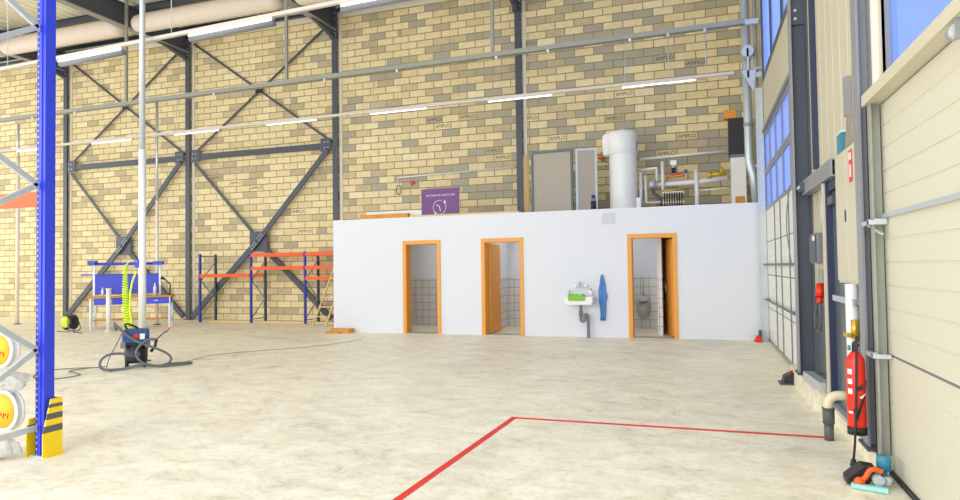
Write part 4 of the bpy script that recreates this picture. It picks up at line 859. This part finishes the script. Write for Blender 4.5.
part('wheel', MB().cyl((-7.66, 16.6, 3.95), (-7.66, 16.56, 3.95), .06, 12), 'red', rv); part('spout', MB().tube([(-7.66, 16.69, 3.95), (-7.66, 16.6, 3.93), (-7.78, 16.58, 3.84)], .02, 8), 'galv', rv)
cpf = thing('pipe_fitting', 'small copper coloured pipe fitting on the wall left of the boiler', 'pipe fitting', (-2.3, 16.5, 4.2))
part('body', MB().cyl((-2.42, 16.55, 4.3), (-2.2, 16.55, 4.32), .06, 12).cyl((-2.3, 16.55, 4.2), (-2.3, 16.55, 4.42), .05, 12).cyl((-2.3, 16.55, 4.3), (-2.3, 16.69, 4.3), .03, 8), 'copper', cpf)
part('pipe', MB().cyl((-2.6, 16.6, 4.1), (-2.05, 16.6, 4.12), .03, 10), 'white', cpf)
# tall flue with black top and timber blocks
fl2 = thing('ventilation_unit', 'tall grey white duct box with black upper half in the right rear corner', 'duct', (.86, 16.0, ZT))
part('lower_casing', MB().box(.7, 1.02, 15.8, 16.15, ZT, 3.95), 'white', fl2); part('collar', MB().box(.69, 1.03, 15.79, 16.16, 3.95, 4.02), 'grey', fl2); part('upper_casing', MB().box(.67, 1.0, 15.8, 16.15, 4.02, 4.86), 'black', fl2, 'black upper casing')
part('label', MB().box(.78, .98, 15.79, 15.799, ZT+.06, ZT+.32), 'plank', fl2, 'orange brown patch')
single('orange_box', MB().box(.58, .84, 15.82, 16.1, 4.862, 5.06), 'amber', 'small orange box on top of the black casing in the rear corner', 'box', bevel=.006)

# ------------------------------------------------------------------ sink, towel
sx_, sy_ = -2.46, YF
sk = thing('wash_basin', 'small white wash basin with grey trap pipe on the white wall', 'sink', (sx_, sy_, 0))
bs = MB(); bs.prism([(sx_-.27, .70), (sx_+.27, .70), (sx_+.3, .74), (sx_+.3, .87), (sx_-.3, .87), (sx_-.3, .74)], 'y', sy_-.36, sy_-.002)
part('basin', bs, 'ceramic', sk, bevel=.02)
part('basin_rim', MB().box(sx_-.31, sx_+.31, sy_-.375, sy_-.33, .855, .88).box(sx_-.31, sx_+.31, sy_-.05, sy_-.002, .855, .88).box(sx_-.31, sx_-.27, sy_-.33, sy_-.05, .855, .88).box(sx_+.27, sx_+.31, sy_-.33, sy_-.05, .855, .88), 'ceramic', sk, bevel=.008)
part('trap_pipe', MB().tube(smooth([(sx_+.02, sy_-.18, .7), (sx_+.02, sy_-.18, .42), (sx_+.02, sy_-.18, .36), (sx_+.06, sy_-.18, .35), (sx_+.1, sy_-.18, .37), (sx_+.1, sy_-.18, .46), (sx_+.13, sy_-.18, .5), (sx_+.17, sy_-.16, .46), (sx_+.17, sy_-.16, 0)], 2), .034, 12).cyl((sx_+.02, sy_-.18, .46), (sx_+.02, sy_-.18, .56), .045, 14), 'grey', sk, 'grey plastic trap pipe')
fc = thing('wall_tap', 'chrome two handle tap on the white wall above the wash basin', 'tap', (sx_, sy_, 1.05))
part('body', MB().box(sx_-.12, sx_+.14, sy_-.06, sy_-.001, 1.08, 1.12), 'galv', fc, bevel=.01); part('spout', MB().tube(smooth([(sx_, sy_-.05, 1.1), (sx_, sy_-.12, 1.2), (sx_, sy_-.2, 1.16), (sx_, sy_-.21, 1.08)]), .014, 8), 'galv', fc)
for s_ in (-.1, .12): part('tap_handle', MB().cyl((sx_+s_, sy_-.06, 1.1), (sx_+s_, sy_-.1, 1.1), .03, 12), 'galv', fc)
pts = []
cg = MB(); nx, ny = 14, 6
vs = []
for j in range(ny+1):
    for i in range(nx+1):
        x = sx_-.2+.34*i/nx; y = sy_-.4+.26*j/ny
        z = .885+.05*abs(noise.noise(Vector((x*9, y*9, 1))))+.03*math.sin(i*1.3)*.5+.01
        if j == 0: z = .8+.008*math.sin(i*2.7)
        if j <= 1: y = sy_-.385-.006*math.sin(i)
        vs.append((x, y, z))
cg.add(vs, [(j*(nx+1)+i, j*(nx+1)+i+1, (j+1)*(nx+1)+i+1, (j+1)*(nx+1)+i) for j in range(ny) for i in range(nx)], 0, True)
gl = single('green_cloth', cg, 'green', 'bright green cloth draped over the front of the wash basin', 'cloth'); md = gl.modifiers.new('thick', 'SOLIDIFY'); md.thickness = .008; md.offset = 1
bottle(sx_-.24, sy_-.1, .88, .15, .025, 'galv', 'white', 'small clear soap bottle on the left of the wash basin')
bottle(sx_+.23, sy_-.12, .88, .16, .045, 'white', 'red', 'white bottle with red cap on the right of the wash basin')
tw = thing('towel', 'blue towel hanging on the white wall right of the wash basin', 'towel', (-2.03, YF, .4))
rows = []
for (z, w, dx) in ((1.32, .02, 0), (1.25, .04, .0), (1.12, .07, .01), (.98, .1, .0), (.88, .115, .02), (.75, .09, .0), (.6, .08, .01), (.45, .075, .01), (.36, .08, .0)):
    rows.append([(-2.0+dx+.68*w*(2*k/8-1)+.012*math.sin(k*2.1+z*4), YF-.05-.025*math.sin(k*1.9+z*3), z) for k in range(9)])
tm = MB().add([p for r in rows for p in r], [(j*9+i, j*9+i+1, (j+1)*9+i+1, (j+1)*9+i) for j in range(8) for i in range(8)], 0, True)
to = part('towel_cloth', tm, 'towel', tw); md = to.modifiers.new('thick', 'SOLIDIFY'); md.thickness = .02; md.offset = 0
part('hook', MB().tube([(-2.0, YF-.001, 1.34), (-2.0, YF-.06, 1.32), (-2.0, YF-.06, 1.36)], .008, 8), 'galv', tw)

# ------------------------------------------------------------------ red floor line
single('floor_marking', MB().box(-1.84, 1.0, 6.25, 6.31, .0005, .0025).prism([(-1.84, 6.25), (-1.78, 6.25), (-1.945, 2.2), (-2.005, 2.2)], 'z', .0005, .0025), 'redline', 'red painted line making a corner on the concrete floor', 'floor marking')

# ------------------------------------------------------------------ near blue rack
NX, NY = -5.205, 3.96
nrk = thing('pallet_rack', 'tall blue upright of a pallet rack with galvanised braces at the left edge', 'rack', (NX, NY-.5, 0))
def upright(x, y, h):
    a = MB(); w, dpt = .098, .09
    a.box(x+w/2-.006, x+w/2, y-dpt/2, y+dpt/2, .012, h).box(x-w/2+.03, x+w/2-.006, y-dpt/2, y-dpt/2+.005, .012, h)
    a.box(x-.006, x+.016, y-dpt/2-.008, y-dpt/2, .012, h)
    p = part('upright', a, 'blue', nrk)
    part('side_return', MB().box(x-w/2, x-w/2+.03, y-dpt/2, y+dpt/2, .012, h), 'blue_holes', p, 'perforated side face with shade painted in')
    part('foot_plate', MB().box(x-.07, x+.07, y-.07, y+.07, 0, .012), 'galv', p)
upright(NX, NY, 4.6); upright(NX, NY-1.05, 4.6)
zs_ = [.22, .93, 2.26, 3.6]
def brace(z0, z1): part('frame_brace', MB().bar((NX-.01, NY-.07, z0), (NX-.01, NY-1.0, z1), .03, .045), 'galv', nrk)
brace(.24, .2); brace(.88, .28); brace(.88, 1.52); brace(2.25, 1.72); brace(2.25, 2.82); brace(3.58, 3.0); brace(3.58, 4.1)
nb_ = part('beam', MB().box(NX-3.0, NX-.06, NY-.03, NY+.02, 2.08, 2.2), 'orange', nrk); part('beam', MB().box(NX-3.0, NX-.06, NY-1.07, NY-1.02, 2.08, 2.2), 'orange', nrk)
# column guard
gd = thing('rack_guard', 'yellow and grey striped corner guard around the foot of the blue rack upright', 'guard', (NX, NY, 0))
gx0, gx1, gy0, gy1 = NX-.1, NX+.075, NY-.08, NY+.09
gr = MB()
zb = [(0, .17, 0), (.17, .22, 1), (.22, .29, 0), (.29, .34, 1), (.34, .4, 0), (.4, .445, 1), (.445, .51, 0)] if False else [(0, .2, 0), (.2, .25, 1), (.25, .31, 0), (.31, .36, 1), (.36, .41, 0), (.41, .45, 0)]
def gw(z): return .0 if z < .2 else .03*(z-.2)/.25*1.5
for (a, b_, mi) in [(.0, .2, 0), (.2, .255, 1), (.255, .305, 0), (.305, .355, 1), (.355, .4, 0), (.4, .43, 1), (.43, .47, 0)]:
    y0a = gy0+.05*(max(0, a-.2)/.2)*1.0; y0b = gy0+.05*(max(0, b_-.2)/.2)
    for xx in ((gx1, gx0-.012) if b_ <= .31 else (gx1,)):
        v_ = [(x_, y_, z_) for x_ in (xx, xx+.012) for (y_, z_) in ((y0a, a), (gy1, a), (gy1, b_), (y0b, b_))]
        gr.add(v_, [(0, 1, 2, 3), (7, 6, 5, 4), (0, 4, 5, 1), (1, 5, 6, 2), (2, 6, 7, 3), (3, 7, 4, 0)], mi)
    gr.box(gx0 if b_ <= .31 else NX, gx1, gy1-.012, gy1, a, b_, mi)
part('guard_shell', gr, ['yellow', 'stripe'], gd)
part('foot_tab', MB().box(gx1+.012, gx1+.03, gy0+.02, gy1, 0, .012), 'yellow', gd); part('foot_tab', MB().box(gx0-.05, gx0-.012, gy0+.02, gy1, 0, .012), 'yellow', gd)

# wrapped goods on the rack
def reel(x, y, z, r, label):
    t = thing('foil_reel', label, 'reel', (x, y, z-r))
    part('flange', MB().lathe((x, y, z), [(.001, -.035), (r*.93, -.035), (r, -.03), (r, -.022), (r*.8, -.02), (r*.8, .02), (r, .022), (r, .035), (.001, .035)], 32, axis='y'), 'white', t)
    part('paper_label', MB().lathe((x, y, z), [(.001, -.0375), (r*.84, -.0375), (r*.84, -.0355)], 28, axis='y'), 'label_y', t, 'orange yellow round label')
    mk = MB()
    for k in range(7): mk.bar((x-r*.5+k*r*.15, y-.039, z-r*.35+.02*(k % 2)), (x-r*.45+k*r*.15, y-.039, z-r*.1), .003, .012, (0, 1, 0))
    mk.bar((x-r*.5, y-.039, z-r*.42), (x+r*.5, y-.039, z-r*.42), .003, .01, (1, 0, 0))
    part('label_print', mk, 'label_r', t)
    return t
reel(-5.47, 3.83, .385, .17, 'white reel with orange yellow label low in the blue rack, below the wrapped bundle'); reel(-5.47, 3.8, .89, .15, 'white reel with orange yellow label, higher one in the blue rack')
def bag(x, y, z, sx, sy, sz, seed, label):
    bm = bmesh.new(); bmesh.ops.create_icosphere(bm, subdivisions=4, radius=1)
    for v_ in bm.verts:
        q = v_.co.copy(); nn = noise.noise(q*1.7+Vector((seed, 0, 0)))*.35+noise.noise(q*4+Vector((seed, 3, 0)))*.16+noise.noise(q*9)*.05
        q = q*(1+nn); v_.co = Vector((q.x*sx, q.y*sy, max(q.z, -.85)*sz))
    me = bpy.data.meshes.new('plastic_bag'); bm.to_mesh(me); bm.free(); me.materials.append(K['film'])
    for p in me.polygons: p.use_smooth = True
    o = bpy.data.objects.new('plastic_bag', me); C.objects.link(o); o.location = (x, y, z+.85*sz); o['label'] = label; o['category'] = 'bag'; return o
bag(-5.4, 3.8, .565, .17, .1, .08, 1.3, 'crumpled clear plastic bundle between the two reels in the blue rack')
bag(-5.5, 3.8, 0, .18, .1, .09, 5.1, 'crumpled clear plastic bag on the floor inside the blue rack')
